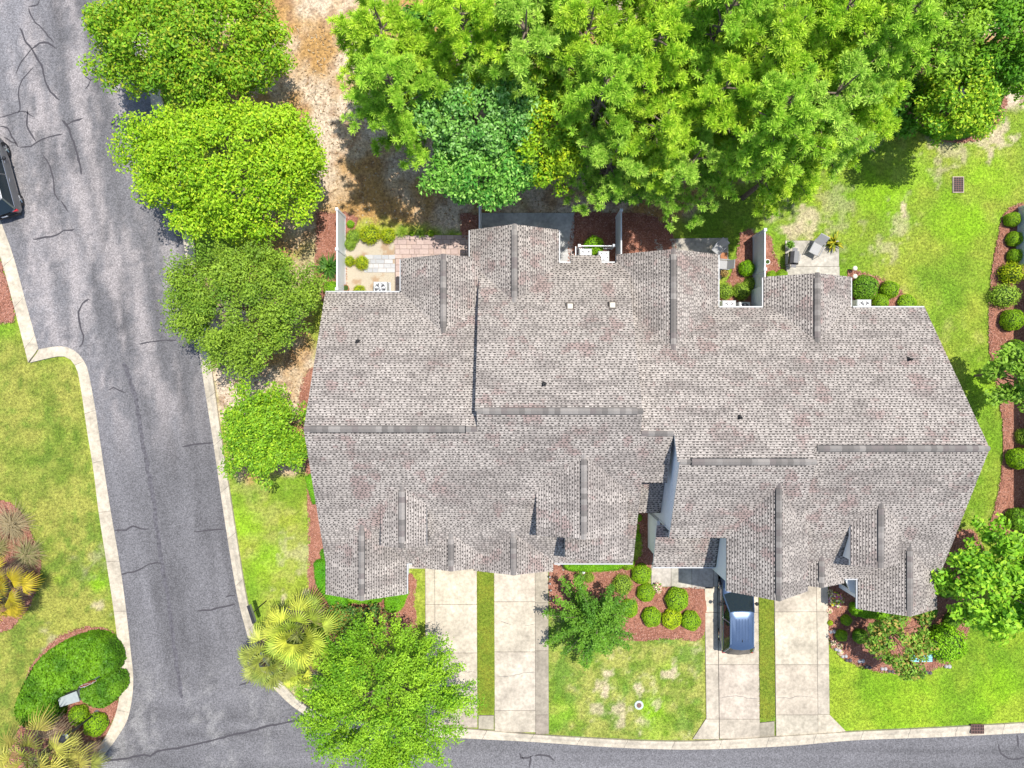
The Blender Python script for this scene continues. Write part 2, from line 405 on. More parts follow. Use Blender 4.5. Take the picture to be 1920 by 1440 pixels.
# ------------------------------------------------------------------ ROADS
KL_OUT = [(-60, 190), (-25, 330), (0, 410), (25, 480), (48, 565), (72, 653)]       # road side of left kerb, upper piece
KL_IN = [(-82, 196), (-47, 336), (-22, 416), (3, 483), (27, 570), (55, 680)]
KB_OUT = [(73, 655), (92, 651), (113, 649), (130, 652), (143, 659), (155, 672), (163, 687), (167, 703), (175, 745), (182, 787), (195, 877), (208, 960), (225, 1060), (237, 1147), (247, 1237), (250, 1270), (248, 1307), (240, 1347), (228, 1370), (217, 1387), (198, 1412), (175, 1440), (150, 1470)]
KB_IN = [(58, 680), (78, 675), (100, 670), (118, 667), (131, 671), (140, 680), (147, 694), (150, 708), (157, 750), (164, 800), (177, 880), (187, 960), (203, 1063), (216, 1150), (225, 1225), (229, 1262), (228, 1293), (220, 1333), (211, 1357), (202, 1376), (182, 1404), (160, 1432), (135, 1462)]
KR_OUT = [(205, -120), (238, 0), (290, 220), (340, 437), (348, 480), (378, 690), (400, 830), (419, 960), (443, 1107), (460, 1177), (472, 1217), (488, 1253), (511, 1287), (547, 1323), (587, 1347), (650, 1366), (750, 1379), (865, 1384), (1000, 1391), (1131, 1400), (1219, 1404), (1319, 1405), (1469, 1399), (1600, 1388), (1760, 1382), (1920, 1374), (2120, 1362)]
KR_IN = [(226, -126), (259, -6), (311, 215), (361, 434), (367, 478), (397, 686), (417, 826), (437, 957), (460, 1103), (474, 1166), (486, 1204), (502, 1240), (526, 1275), (560, 1311), (593, 1332), (655, 1349), (752, 1361), (865, 1365), (1000, 1376), (1131, 1384), (1219, 1388), (1319, 1388), (1469, 1379), (1594, 1371), (1760, 1363), (1920, 1354), (2120, 1342)]

def dens(pl, step=20.0):
    """Catmull-Rom densify a pixel polyline"""
    out = []
    for i in range(len(pl) - 1):
        p0 = np.array(pl[max(i - 1, 0)], float); p1 = np.array(pl[i], float); p2 = np.array(pl[i + 1], float); p3 = np.array(pl[min(i + 2, len(pl) - 1)], float)
        n = max(1, int(np.hypot(*(p2 - p1)) / step))
        for k in range(n):
            t = k / n
            out.append(tuple(0.5 * ((2 * p1) + (-p0 + p2) * t + (2 * p0 - 5 * p1 + 4 * p2 - p3) * t * t + (-p0 + 3 * p1 - 3 * p2 + p3) * t ** 3)))
    out.append(tuple(pl[-1])); return out

# the asphalt is one connected sheet: the street and the junction. Grid clipped by the kerb lines.
road_poly = pp([(-700, -120)] + [(205, -120)] + KR_OUT[1:] + [(2120, 1800), (-700, 1800), (-700, 1560), (100, 1530)] + KB_OUT[::-1] + KL_OUT[::-1] + [(-700, 150)])
rx = np.arange(-36, 37, 0.25); ry = np.arange(-24.5, 24.6, 0.25)
RX, RY = np.meshgrid(rx, ry)
rsd = poly_sd(RX.ravel(), RY.ravel(), road_poly)
def road_colour(x, y):
    # street axis runs from upper left to lower right
    ax = np.array([0.17, -0.985]); u = x * ax[0] + y * ax[1]; v = -x * ax[1] + y * ax[0]
    base = np.array([0.143, 0.138, 0.143])
    vert = sstep(-19.0, -17.0, y)
    st = vnoise(v, u * 0.06, 0.55, 31) * 0.5 + vnoise(v, u * 0.10, 0.22, 32) * 0.3 + vnoise(v, u * 0.05, 1.6, 33) * 0.4
    st2 = vnoise(x * 0.06, y, 0.5, 34) * 0.5 + vnoise(x * 0.05, y, 1.5, 35) * 0.6
    f = 0.48 + 0.82 * (st * vert + st2 * (1 - vert)) + 0.30 * (fbm(x, y, 2.2, 36) - .5)
    c = base * f[:, None]
    pale = sstep(0.42, 0.64, .5 * fbm(v, u * .22, 1.1, 37) + .3 * fbm(v, u * .1, .4, 39) + .2 * fbm(x, y, .35, 40)) * sstep(-15.5, -22, x) * sstep(-6, 1, y)
    c = lerp3(c, np.array([0.29, 0.262, 0.255]), pale * 0.9)
    pale2 = sstep(0.50, 0.68, .6 * fbm(v, u * .25, .8, 38) + .4 * fbm(x, y, .3, 43)) * sstep(-15.5, -18.5, y)*sstep(-12,-16,x)
    c = lerp3(c, np.array([0.27, 0.26, 0.25]), pale2 * 0.5)
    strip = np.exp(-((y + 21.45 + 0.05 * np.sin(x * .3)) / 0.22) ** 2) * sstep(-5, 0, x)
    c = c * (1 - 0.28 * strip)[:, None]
    return c
rin = (rsd < 0.30).reshape(RX.shape)
cell = rin[:-1, :-1] & rin[1:, :-1] & rin[:-1, 1:] & rin[1:, 1:]
ridx = np.arange(RX.size).reshape(RX.shape)
rq = np.stack([ridx[:-1, :-1], ridx[:-1, 1:], ridx[1:, 1:], ridx[1:, :-1]], -1)[cell]
used = np.unique(rq); remap = np.full(RX.size, -1); remap[used] = np.arange(len(used))
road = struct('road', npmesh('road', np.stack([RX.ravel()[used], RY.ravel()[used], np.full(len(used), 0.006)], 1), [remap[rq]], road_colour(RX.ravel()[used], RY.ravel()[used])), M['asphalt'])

def ribbon(pts, w, z, jit=0.0):
    """flat strip along world points, tapered ends"""
    V = []; n = len(pts)
    for i, (x, y) in enumerate(pts):
        a = pts[max(i - 1, 0)]; b_ = pts[min(i + 1, n - 1)]
        dx, dy = b_[0] - a[0], b_[1] - a[1]; l = math.hypot(dx, dy) + 1e-9
        ww = w * (0.75 + 0.5 * random.random()) * (0.35 if i in (0, n - 1) else 1)
        jx = random.uniform(-jit, jit); jy = random.uniform(-jit, jit)
        V += [(x + jx - dy / l * ww, y + jy + dx / l * ww, z), (x + jx + dy / l * ww, y + jy - dx / l * ww, z)]
    mb = MB(); mb.add(V, [(2 * i, 2 * i + 1, 2 * i + 3, 2 * i + 2) for i in range(n - 1)])
    return mb
CRACKS = [
    [(38, 53), (47, 75), (60, 92), (70, 110), (80, 130), (90, 165), (112, 188)], [(60, 92), (50, 103), (36, 122), (30, 138)], [(60, 92), (75, 82), (90, 80), (106, 91)],
    [(53, 12), (70, 8), (74, 0)], [(53, 14), (62, 36), (80, 55), (95, 72), (102, 80)],
    [(62, 127), (42, 150), (35, 172), (38, 205), (34, 210), (0, 221)], [(34, 210), (48, 210), (64, 220)], [(53, 206), (51, 235), (60, 255), (68, 266)], [(38, 276), (58, 275), (75, 264), (95, 256), (117, 251)],
    [(0, 236), (15, 240), (22, 255), (34, 275)], [(6, 256), (22, 266), (32, 268)],
    [(116, 226), (126, 236), (138, 266), (148, 300), (153, 328)], [(126, 234), (138, 228), (155, 222)],
    [(81, 290), (95, 315), (101, 345), (103, 365), (112, 378)], [(115, 376), (122, 388), (128, 398)],
    [(157, 142), (170, 149), (182, 145), (192, 144)], [(170, 150), (160, 168)],
    [(62, 449), (85, 445), (105, 441), (120, 433), (141, 430)],
    [(168, 561), (155, 568), (148, 585), (151, 610), (157, 637), (149, 650)],
    [(262, 645), (285, 641), (310, 638), (330, 638)], [(203, 731), (212, 726), (235, 736)],
    [(343, 837), (365, 833), (385, 832), (400, 830)], [(215, 993), (236, 993), (250, 986), (263, 992), (278, 992)], [(363, 997), (390, 994), (420, 993)],
    [(227, 1077), (255, 1070), (280, 1058), (295, 1055), (306, 1059)], [(370, 1146), (395, 1143), (441, 1132)], [(422, 1121), (430, 1117), (442, 1116)],
    [(448, 1286), (468, 1278)],
    [(190, 1427), (240, 1421), (272, 1415), (281, 1418), (296, 1409), (340, 1401), (390, 1390), (450, 1375), (510, 1360), (580, 1346)],
    [(973, 1412), (977, 1420), (990, 1421), (1000, 1416)], [(1002, 1418), (1010, 1414), (1030, 1418), (1040, 1427)], [(995, 1417), (992, 1440)],
    [(1872, 1395), (1876, 1412), (1890, 1421), (1910, 1423), (1920, 1420)], [(1907, 1378), (1910, 1400)], [(975, 1413), (982, 1425)]]
for c in CRACKS:
    pts = [P(a + random.uniform(-.8, .8), b_ + random.uniform(-.8, .8))[:2] for a, b_ in dens(c, 7)]
    link('crack_seal', ribbon(pts, random.uniform(0.036, 0.058), 0.010, 0.016).mesh('crack_seal'), M['tar'], road)
seam = [(232, 680), (252, 740), (270, 840), (288, 940), (300, 1030), (315, 1120), (325, 1200), (335, 1270), (341, 1310)]
link('asphalt_seam', ribbon([P(a, b_)[:2] for a, b_ in dens(seam, 6)], 0.12, 0.0085, 0.05).mesh('asphalt_seam'), M['seam'], road)

# ------------------------------------------------------------------ KERBS (each cast length its own piece)
def kerb(outp, inp, seglen_px, name_i, zt=0.10):
    o = dens(outp, 12); n = dens(inp, 12)
    # resample inner to same count
    def resamp(pl, cnt):
        pl = np.array(pl); d = np.r_[0, np.cumsum(np.hypot(*np.diff(pl, axis=0).T))]
        t = np.linspace(0, d[-1], cnt); return np.stack([np.interp(t, d, pl[:, 0]), np.interp(t, d, pl[:, 1])], 1), d[-1]
    cnt = len(o)
    O, L = resamp(o, cnt); I, _ = resamp(n, cnt)
    jv = []
    for i in range(cnt): jv += [(*P(*O[i])[:2], .002), (*P(*I[i])[:2], .008)]
    root = struct('kerb', MB().add(jv, [(2 * i, 2 * i + 1, 2 * i + 3, 2 * i + 2) for i in range(cnt - 1)]).mesh('kerb'), M['joint'])
    per = max(2, int(round(seglen_px / (L / (cnt - 1)))))
    for s in range(0, cnt - 1, per):
        e = min(s + per, cnt - 1)
        if e - s < 1: continue
        a = O[s:e + 1].copy(); c = I[s:e + 1].copy()
        V = []; k = e - s + 1
        for i in range(k):
            po = np.array(P(*a[i])[:2]); pi = np.array(P(*c[i])[:2])
            tdir = np.array([0, 0])
            if i == 0: tdir = (np.array(P(*a[1])[:2]) - po)
            if i == k - 1: tdir = -(po - np.array(P(*a[k - 2])[:2]))
            if i in (0, k - 1): tdir = tdir / (np.linalg.norm(tdir) + 1e-9) * 0.009
            po = po + tdir; pi = pi + tdir
            for t, z in ((-.02, -.04), (0, 0.016), (0.42, 0.024), (0.62, 0.07), (0.78, zt), (1.0, zt + .006), (1.02, -.04)):
                q = po * (1 - t) + pi * t; V.append((q[0], q[1], z))
        W = 7; fs = []
        for i in range(k - 1):
            for j in range(W - 1):
                fs.append((i * W + j, (i + 1) * W + j, (i + 1) * W + j + 1, i * W + j + 1))
        fs.append(tuple(range(W))); fs.append(tuple((k - 1) * W + j for j in range(W - 1, -1, -1)))
        me = MB().add(V, fs).mesh('kerb_stone')
        g = random.uniform(0.93, 1.05); flatcol(me, (0.44 * g, 0.385 * g, 0.30 * g))
        link('kerb_stone', me, M['concrete'], root)
    return root
kerb(KL_OUT, KL_IN, 80, 0); kerb(KB_OUT, KB_IN, 90, 1); kerb(KR_OUT, KR_IN, 92, 2)

# ------------------------------------------------------------------ MULCH BEDS
MULCH_POLYS = {
    'island': [(161, 1175), (191, 1175), (214, 1185), (224, 1235), (228, 1262), (227, 1293), (219, 1333), (201, 1377), (165, 1420), (120, 1480), (0, 1480), (40, 1350), (50, 1270), (66, 1239), (87, 1214), (117, 1188)],
    'west palms': [(-120, 930), (0, 938), (35, 955), (55, 990), (72, 1030), (78, 1060), (72, 1090), (60, 1130), (30, 1170), (0, 1185), (-120, 1200)],
    'west corner': [(-90, 430), (-24, 430), (2, 490), (26, 572), (27, 604), (10, 607), (-90, 600)],
    'house side': [(572, 700), (600, 700), (600, 890), (620, 1050), (640, 1120), (770, 1075), (776, 1130), (782, 1170), (770, 1200), (640, 1215), (600, 1140), (579, 1105), (579, 1020), (574, 890), (560, 760)],
    'fence side': [(594, 398), (650, 398), (672, 408), (665, 430), (648, 455), (648, 560), (600, 560), (590, 520), (592, 460)],
    'front bed': [(1029, 1050), (1195, 1050), (1190, 950), (1240, 950), (1240, 1060), (1221, 1066), (1221, 1101), (1321, 1103), (1321, 1193), (1250, 1197), (1185, 1201), (1100, 1195), (1060, 1150), (1030, 1135)],
    'right front bed': [(1552, 1095), (1620, 1080), (1780, 1000), (1830, 1000), (1850, 1080), (1830, 1130), (1815, 1180), (1808, 1205), (1790, 1235), (1760, 1252), (1720, 1262), (1650, 1260), (1590, 1240), (1560, 1215), (1553, 1205)],
    'right strip': [(1960, 372), (1905, 383), (1888, 392), (1876, 412), (1868, 460), (1858, 520), (1853, 600), (1855, 660), (1862, 700), (1875, 760), (1881, 830), (1875, 900), (1862, 960), (1856, 1010), (1960, 1010)],
    'patio bed': [(1388, 437), (1416, 437), (1416, 600), (1340, 600), (1350, 548), (1368, 520), (1380, 480)],
    'fence flowers': [(1416, 437), (1445, 440), (1449, 470), (1460, 495), (1474, 510), (1480, 540), (1416, 540)],
    'rear corner bed': [(1590, 505), (1625, 511), (1660, 525), (1690, 545), (1708, 560), (1700, 600), (1590, 600)],
    'shade bed': [(1078, 398), (1210, 402), (1255, 430), (1270, 470), (1260, 500), (1078, 510)],
    'shade strip': [(864, 402), (899, 402), (899, 445), (868, 445)],
    'woodland bed': [(1700, 235), (1715, 232), (1735, 250), (1770, 266), (1810, 268), (1850, 255), (1875, 225), (1890, 190), (1870, 160), (1820, 150), (1740, 170), (1690, 210)],
}
mulch_world = []
for nm, pl in MULCH_POLYS.items():
    pw = pp(dens(pl + [pl[0]], 14)[:-1]); mulch_world.append(pw)
    x0 = min(p[0] for p in pw) - .3; x1 = max(p[0] for p in pw) + .3; y0 = min(p[1] for p in pw) - .3; y1 = max(p[1] for p in pw) + .3
    xs = np.arange(x0, x1, 0.09); ys = np.arange(y0, y1, 0.09); XX, YY = np.meshgrid(xs, ys)
    sd = poly_sd(XX.ravel(), YY.ravel(), pw) + (vnoise(XX.ravel(), YY.ravel(), .35, 71) - .5) * 0.16
    okm = (sd < 0.02).reshape(XX.shape); ce = okm[:-1, :-1] & okm[1:, :-1] & okm[:-1, 1:] & okm[1:, 1:]
    ii = np.arange(XX.size).reshape(XX.shape); q = np.stack([ii[:-1, :-1], ii[:-1, 1:], ii[1:, 1:], ii[1:, :-1]], -1)[ce]
    us = np.unique(q); rm = np.full(XX.size, -1); rm[us] = np.arange(len(us))
    X_, Y_ = XX.ravel()[us], YY.ravel()[us]
    n1 = fbm(X_, Y_, 1.5, 41); n2 = fbm(X_, Y_, .3, 42)
    c = lerp3(np.array([0.25, 0.105, 0.068]), np.array([0.33, 0.150, 0.100]), sstep(.3, .7, n1 * .6 + n2 * .4))
    zz = 0.008 + 0.03 * np.clip(-sd[us] / 0.3, 0, 1) + 0.02 * (n2 - .5)
    struct('mulch_bed', npmesh('mulch_bed', np.stack([X_, Y_, zz], 1), [rm[q]], c, True), M['mulch'])
def inside_any(x, y, polys, m=0.0):
    r = np.zeros(x.shape, bool)
    for pw in polys: r |= poly_sd(x, y, pw) < m
    return r
# loose chips
cx = []; 
for pw in mulch_world:
    x0 = min(p[0] for p in pw); x1 = max(p[0] for p in pw); y0 = min(p[1] for p in pw); y1 = max(p[1] for p in pw)
    n = int((x1 - x0) * (y1 - y0) * 260); q = np.stack([rng.uniform(x0, x1, n), rng.uniform(y0, y1, n)], 1)
    cx.append(q[poly_sd(q[:, 0], q[:, 1], pw) < 0.03])
cx = np.concatenate(cx); cx = cx[~((cx[:, 0] > PX(1318)) & (cx[:, 0] < PX(1553)) & (cx[:, 1] < PY(1050)))]; cx = cx[~((cx[:, 0] > PX(795)) & (cx[:, 0] < PX(1030)) & (cx[:, 1] < PY(1050)))]; cx = cx[~((cx[:, 0] > PX(1219)) & (cx[:, 0] < PX(1345)) & (cx[:, 1] < PY(1060)) & (cx[:, 1] > PY(1101)))]; n = len(cx)
def chips(c, z, ln, wd, cols, tilt=0.35):
    n = len(c); a = rng.uniform(0, 2 * np.pi, n); l = rng.uniform(*ln, n)[:, None]; w = rng.uniform(*wd, n)[:, None]
    u = np.stack([np.cos(a), np.sin(a), rng.uniform(-tilt, tilt, n)], 1); v = np.stack([-np.sin(a), np.cos(a), rng.uniform(-tilt, tilt, n)], 1)
    ce = np.concatenate([c, z[:, None]], 1)
    V = np.stack([ce - u * l - v * w, ce + u * l - v * w, ce + u * l + v * w, ce - u * l + v * w], 1).reshape(-1, 3)
    return V, np.arange(4 * n).reshape(n, 4), np.repeat(cols, 4, 0)
mc = np.array([[0.30, .135, .09], [0.40, .19, .14], [0.22, .09, .06], [0.46, .25, .19], [.16, .07, .05]])[rng.integers(0, 5, n)]
V, Fq, C = chips(cx, rng.uniform(.04, .065, n), (.02, .055), (.008, .018), mc)
link('mulch_chips', npmesh('mulch_chips', V, [Fq], C), M['mulch_chip'], kind='stuff', label='loose red-brown wood chips strewn over the planting beds', category='mulch')

# ------------------------------------------------------------------ DRIVEWAYS, WALKS, PATIOS
SLABS_W = []
def slabs(name, polys, z=0.035, base=(0.455, 0.395, 0.31), var=0.08, gap=0.012):
    jb = MB()
    for item in polys: jb.prism(pp(item[0] if isinstance(item[1], float) else item), -.05, .022)
    root = struct(name, jb.mesh(name), M['joint'])
    for item in polys:
        pl, tint = (item if isinstance(item[1], float) else (item, 1.0))
        w = pp(pl); SLABS_W.append(w)
        cxm = sum(p[0] for p in w) / len(w); cym = sum(p[1] for p in w) / len(w)
        def shrink(g):
            o = []
            for p in w:
                dx, dy = p[0] - cxm, p[1] - cym
                o.append((p[0] - math.copysign(min(g, abs(dx)), dx), p[1] - math.copysign(min(g, abs(dy)), dy)))
            return o
        a = shrink(gap); b_ = shrink(gap + .014); n = len(w)
        V = [(x, y, -.05) for x, y in a] + [(x, y, z - .01) for x, y in a] + [(x, y, z) for x, y in b_]
        fs = [tuple(2 * n + i for i in range(n))]
        for i in range(n):
            j = (i + 1) % n; fs += [(i, j, n + j, n + i), (n + i, n + j, 2 * n + j, 2 * n + i)]
        ar = sum(w[i][0] * w[(i + 1) % n][1] - w[(i + 1) % n][0] * w[i][1] for i in range(n))
        if ar < 0: fs = [f[::-1] for f in fs]
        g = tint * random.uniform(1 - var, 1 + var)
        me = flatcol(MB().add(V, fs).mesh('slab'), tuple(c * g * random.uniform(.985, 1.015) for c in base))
        link('slab', me, M['concrete'], root)
    return root
def rectq(x0, x1, y0, y1): return [(x0, y0), (x1, y0), (x1, y1), (x0, y1)]
def column(x0, x1, ys, dx=0.0, tint=1.0):
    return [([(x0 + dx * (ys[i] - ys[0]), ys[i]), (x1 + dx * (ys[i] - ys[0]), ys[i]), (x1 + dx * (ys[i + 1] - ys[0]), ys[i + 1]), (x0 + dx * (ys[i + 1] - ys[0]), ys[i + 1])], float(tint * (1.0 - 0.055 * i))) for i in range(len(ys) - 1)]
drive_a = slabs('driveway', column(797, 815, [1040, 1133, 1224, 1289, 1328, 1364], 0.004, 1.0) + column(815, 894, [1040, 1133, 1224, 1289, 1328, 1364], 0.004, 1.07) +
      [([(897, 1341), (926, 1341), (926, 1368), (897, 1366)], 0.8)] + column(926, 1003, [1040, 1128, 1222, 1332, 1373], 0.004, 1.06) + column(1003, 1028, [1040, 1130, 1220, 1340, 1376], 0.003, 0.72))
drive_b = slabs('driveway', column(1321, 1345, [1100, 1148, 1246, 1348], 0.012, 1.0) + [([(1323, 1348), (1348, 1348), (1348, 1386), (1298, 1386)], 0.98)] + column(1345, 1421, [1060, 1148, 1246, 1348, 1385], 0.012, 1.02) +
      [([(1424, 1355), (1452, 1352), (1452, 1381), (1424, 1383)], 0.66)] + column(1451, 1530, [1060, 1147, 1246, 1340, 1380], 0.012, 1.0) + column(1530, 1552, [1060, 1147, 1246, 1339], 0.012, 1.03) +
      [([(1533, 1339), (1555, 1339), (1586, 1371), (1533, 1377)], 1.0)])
def slab_cracks(root, lines):
    for c in lines:
        pts = [P(a, b_ + random.uniform(-1.0, 1.0), .036)[:2] for a, b_ in dens(c, 6)]
        link('crack', ribbon(pts, .010, .0385, .008).mesh('crack'), M['seam'], root)
slab_cracks(drive_a, [[(935, 1164), (945, 1166), (958, 1171)], [(984, 1173), (1003, 1170)], [(932, 1268), (955, 1268), (980, 1262), (1003, 1261)], [(816, 1260), (850, 1258), (893, 1261)]])
slab_cracks(drive_b, [[(1352, 1308), (1380, 1305), (1400, 1308), (1421, 1311)], [(1456, 1308), (1480, 1309), (1500, 1305), (1528, 1308)]])
slabs('entry_walk', [rectq(1221, 1258, 1050, 1100), rectq(1258, 1297, 1050, 1102), rectq(1297, 1338, 1050, 1104), rectq(1338, 1362, 1040, 1100)], base=(0.40, 0.37, 0.315))
slabs('front_stoop', [rectq(1028, 1060, 1050, 1073), rectq(765, 797, 1045, 1066)], base=(0.42, 0.39, 0.34))
slabs('rear_patio', [rectq(901, 1077, 399, 467), rectq(901, 1077, 467, 520)], base=(0.40, 0.40, 0.39))
slabs('rear_patio', [[(1200, 448), (1365, 446), (1366, 500), (1340, 540), (1300, 560), (1200, 560)]], base=(0.42, 0.38, 0.32))
slabs('rear_patio', [rectq(1472, 1573, 451, 500), rectq(1473, 1574, 500, 560)], base=(0.41, 0.38, 0.32))
# brick pavers
paved = struct('paver_patio', MB().prism(pp(rectq(738, 884, 441, 556)), -.04, 0.012).mesh('paver_base'), plain('paver_sand', (0.22, 0.17, 0.14), 0.95, var=.2, scale=20))
pm = {}
def paver(x0, x1, y0, y1, mats, root, z=0.045):
    w = (x1 - x0) / 32; h = (y1 - y0) / 32
    key = (round(w, 3), round(h, 3), random.randrange(len(mats)), id(mats))
    if key not in pm:
        me = MB().bbox(-w / 2 + .008, w / 2 - .008, -h / 2 + .008, h / 2 - .008, -.04, 0, .008).mesh('paver'); me.materials.append(mats[key[2]]); pm[key] = me
    q = P((x0 + x1) / 2, (y0 + y1) / 2)
    link('paver', pm[key], None, root, (q[0], q[1], z + random.uniform(-.004, .004)))
y = 441.0; r_ = 0
while y < 480:
    hgt = 8 if r_ % 2 == 0 else 10
    x = 741.0 - (r_ % 3) * 5
    while x < 884:
        w = random.choice([9, 14, 18]); x0 = max(x, 738); x1 = min(x + w, 884)
        if x1 - x0 > 3: paver(x0, x1, y, y + hgt, PAV, paved)
        x += w
    y += hgt; r_ += 1
while y < 552:
    paver(742, 752, y, y + 12, PAV, paved); y += 12
gravel = struct('gravel_bed', npmesh('gravel_bed', *[(lambda X_, Y_: (np.stack([X_.ravel(), Y_.ravel(), 0.02 + 0.02 * rng.random(X_.size)], 1),
        [np.stack([(i_ := np.arange(X_.size).reshape(X_.shape))[:-1, :-1], i_[:-1, 1:], i_[1:, 1:], i_[1:, :-1]], -1).reshape(-1, 4)],
        lerp3(np.array([.44, .38, .29]), np.array([.36, .25, .16]), sstep(.55, .72, fbm(X_.ravel(), Y_.ravel(), .5, 51))) ))(*np.meshgrid(np.arange(PX(648), PX(742), .06), np.arange(PY(555), PY(446), .06)))][0]), attrmat('gravel', .95, .25, 30, bump=.6, fine2=.2, fscale2=70))
y = 478.0; r_ = 0
while y < 511:
    x = 684.0 - (r_ % 2) * 5
    while x < 741:
        w = random.choice([10, 13, 16]); x0 = max(x, 683); x1 = min(x + w, 741)
        if x1 - x0 > 4: paver(x0, x1, y, y + 8.3, PAVW, gravel, .06)
        x += w
    y += 8.3; r_ += 1

# narrow lawn strips between the driveway tracks lie a little proud of the soil
for x0, x1, y0, y1, dx in ((895, 926, 1040, 1340, 2), (1422, 1450, 1060, 1352, 3)):
    pl = [(x0, y0), (x1, y0), (x1 + dx, y1 - 14), (x1 + dx - 4, y1 - 5), ((x0 + x1) / 2 + dx, y1), (x0 + dx + 4, y1 - 5), (x0 + dx, y1 - 14)]
    w = pp(pl); n = len(w)
    me = MB().prism(w, -.05, .03).mesh('grass_strip')
    c = ground_colour(np.array([p[0] for p in w] * 2), np.array([p[1] for p in w] * 2))
    flatcol(me, (0.15, 0.19, 0.02)); struct('grass_strip', me, M['ground'])
GRASS_STRIPS = [pp(rectq(896, 926, 1040, 1336)), pp(rectq(1423, 1451, 1060, 1348))]

# ------------------------------------------------------------------ GRASS BLADES
def grass():
    n = 430000
    x = rng.uniform(-31, 31, n); y = rng.uniform(-22.5, 19, n)
    ok = poly_sd(x, y, road_poly) > 0.75
    x, y = x[ok], y[ok]
    ok = ~inside_any(x, y, mulch_world, 0.0) & ~inside_any(x, y, SLABS_W, 0.02)
    hx = (x > -9.7) & (x < 22.3) & (y > -9.2) & (y < 4.2)
    ok &= ~hx
    fd = poly_sd(x, y, FOREST); ok &= (fd > 0.0) | (rng.random(len(x)) < 0.12)
    ok &= ~((x > PX(640)) & (x < PX(884)) & (y < PY(440)) & (y > PY(560)))
    x, y = x[ok], y[ok]
    c = ground_colour(x, y)
    # strips
    sx = []; 
    for pw in GRASS_STRIPS:
        x0 = min(p[0] for p in pw); x1 = max(p[0] for p in pw); y0 = min(p[1] for p in pw); y1 = max(p[1] for p in pw)
        m_ = int((x1 - x0) * (y1 - y0) * 500); sx.append(np.stack([rng.uniform(x0 - .02, x1 + .02, m_), rng.uniform(y0, y1, m_)], 1))
    sx = np.concatenate(sx); sc = lerp3(np.array([.12, .20, .015]), np.array([.25, .25, .03]), sstep(.35, .65, fbm(sx[:, 0], sx[:, 1], .7, 61)))
    x = np.r_[x, sx[:, 0]]; y = np.r_[y, sx[:, 1]]; c = np.r_[c, sc]
    n = len(x)
    # dry patches carry fewer blades
    keep = rng.random(n) > np.clip((c[:, 0] - 0.30) * 5, 0, .9)
    x, y, c = x[keep], y[keep], c[keep]; n = len(x)
    a = rng.uniform(0, 2 * np.pi, n); l = rng.uniform(.035, .085, n); w = rng.uniform(.008, .018, n); up = rng.uniform(.2, .9, n)
    d = np.stack([np.cos(a), np.sin(a), up], 1) * l[:, None]; s = np.stack([-np.sin(a), np.cos(a), np.zeros(n)], 1) * w[:, None]
    b_ = np.stack([x, y, np.full(n, -.015)], 1); b_[-len(sx):, 2] = .028 if True else 0
    V = np.stack([b_ - s, b_ + s, b_ + d], 1).reshape(-1, 3)
    c = c * rng.uniform(.6, 1.75, n)[:, None]
    return npmesh('grass', V, [np.arange(3 * n).reshape(n, 3)], np.repeat(c, 3, 0))
link('lawn_grass', grass(), M['grass'], kind='stuff', label='short mown lawn grass, green with straw-coloured dry spots', category='grass')
# leaf litter and pine straw on the woodland floor
n = 24000
q = np.stack([rng.uniform(-21, 26, n), rng.uniform(-2, 21, n)], 1)
q = q[(poly_sd(q[:, 0], q[:, 1], FOREST) < -.1) & ~inside_any(q[:, 0], q[:, 1], SLABS_W) & (poly_sd(q[:, 0], q[:, 1], road_poly) > .75)]
n = len(q); lc = np.array([[.30, .19, .09], [.40, .30, .18], [.26, .16, .08], [.44, .36, .25], [.22, .14, .08]])[rng.integers(0, 5, n)]
V, Fq, C = chips(q, rng.uniform(0.0, .03, n), (.03, .075), (.006, .03), lc, .3)
link('leaf_litter', npmesh('leaf_litter', V, [Fq], C), M['mulch_chip'], kind='stuff', label='brown fallen leaves and pine straw under the trees', category='leaf litter')

# ------------------------------------------------------------------ THE TOWNHOUSE BUILDING
house = thing('townhouse_building', 'long four-unit townhouse building with grey and reddish shingle gable roofs', 'building', (6.5, -2.5, 0))
HL = rep(house)
PLANES = []     # each: dict(poly=[(x,y)..] convex ccw, z0,gx,gy)
def plane(poly, ref, gx_, gy_, th=0.16):
    ar = sum(poly[i][0] * poly[(i + 1) % len(poly)][1] - poly[(i + 1) % len(poly)][0] * poly[i][1] for i in range(len(poly)))
    if ar < 0: poly = poly[::-1]
    d = dict(poly=poly, a=ref[2] - gx_ * ref[0] - gy_ * ref[1], gx=gx_, gy=gy_, th=th)
    PLANES.append(d); return d
def zof(d, x, y): return d['a'] + d['gx'] * x + d['gy'] * y
def rect(x0, x1, y0, y1): return [(x0, y0), (x1, y0), (x1, y1), (x0, y1)]
RIDGES = []     # (p0, p1, half-slope, vent0, vent1)
ZE = 2.8
# --- main slopes
XA0, XAB, XB1 = -10.17, -1.70, 6.29
SF = 0.52; ZA, YA = 6.67, -2.21; ZB, YB = 7.14, -1.31
plane(rect(XA0, XAB, -9.79, YA), (0, YA, ZA), 0, SF)                       # A front
plane(rect(XAB, XB1, -9.79, YB), (0, YA, ZA), 0, SF)                       # B front (same plane)
plane(rect(XB1, 6.60, -9.79, -2.43), (0, YA, ZA), 0, SF)
plane(rect(6.45, 8.09, -7.03, -4.9), (0, -7.03, 2.8), 0, 0.53)
plane(rect(6.60, 7.90, -5.04, -2.43), (0, YA, ZA), 0, SF)           # raised piece beside the light wall
plane(rect(XA0, XAB - .02, YA, 5.0), (0, YA, ZA), 0, -0.535)               # A back
plane(rect(XAB - .08, XB1, YB, 6.6), (0, YB, ZB), 0, -0.545)               # B back
plane(rect(3.2, 4.88, 6.6, 7.06), (0, YB, ZB), 0, -0.545)                  # small eave bump
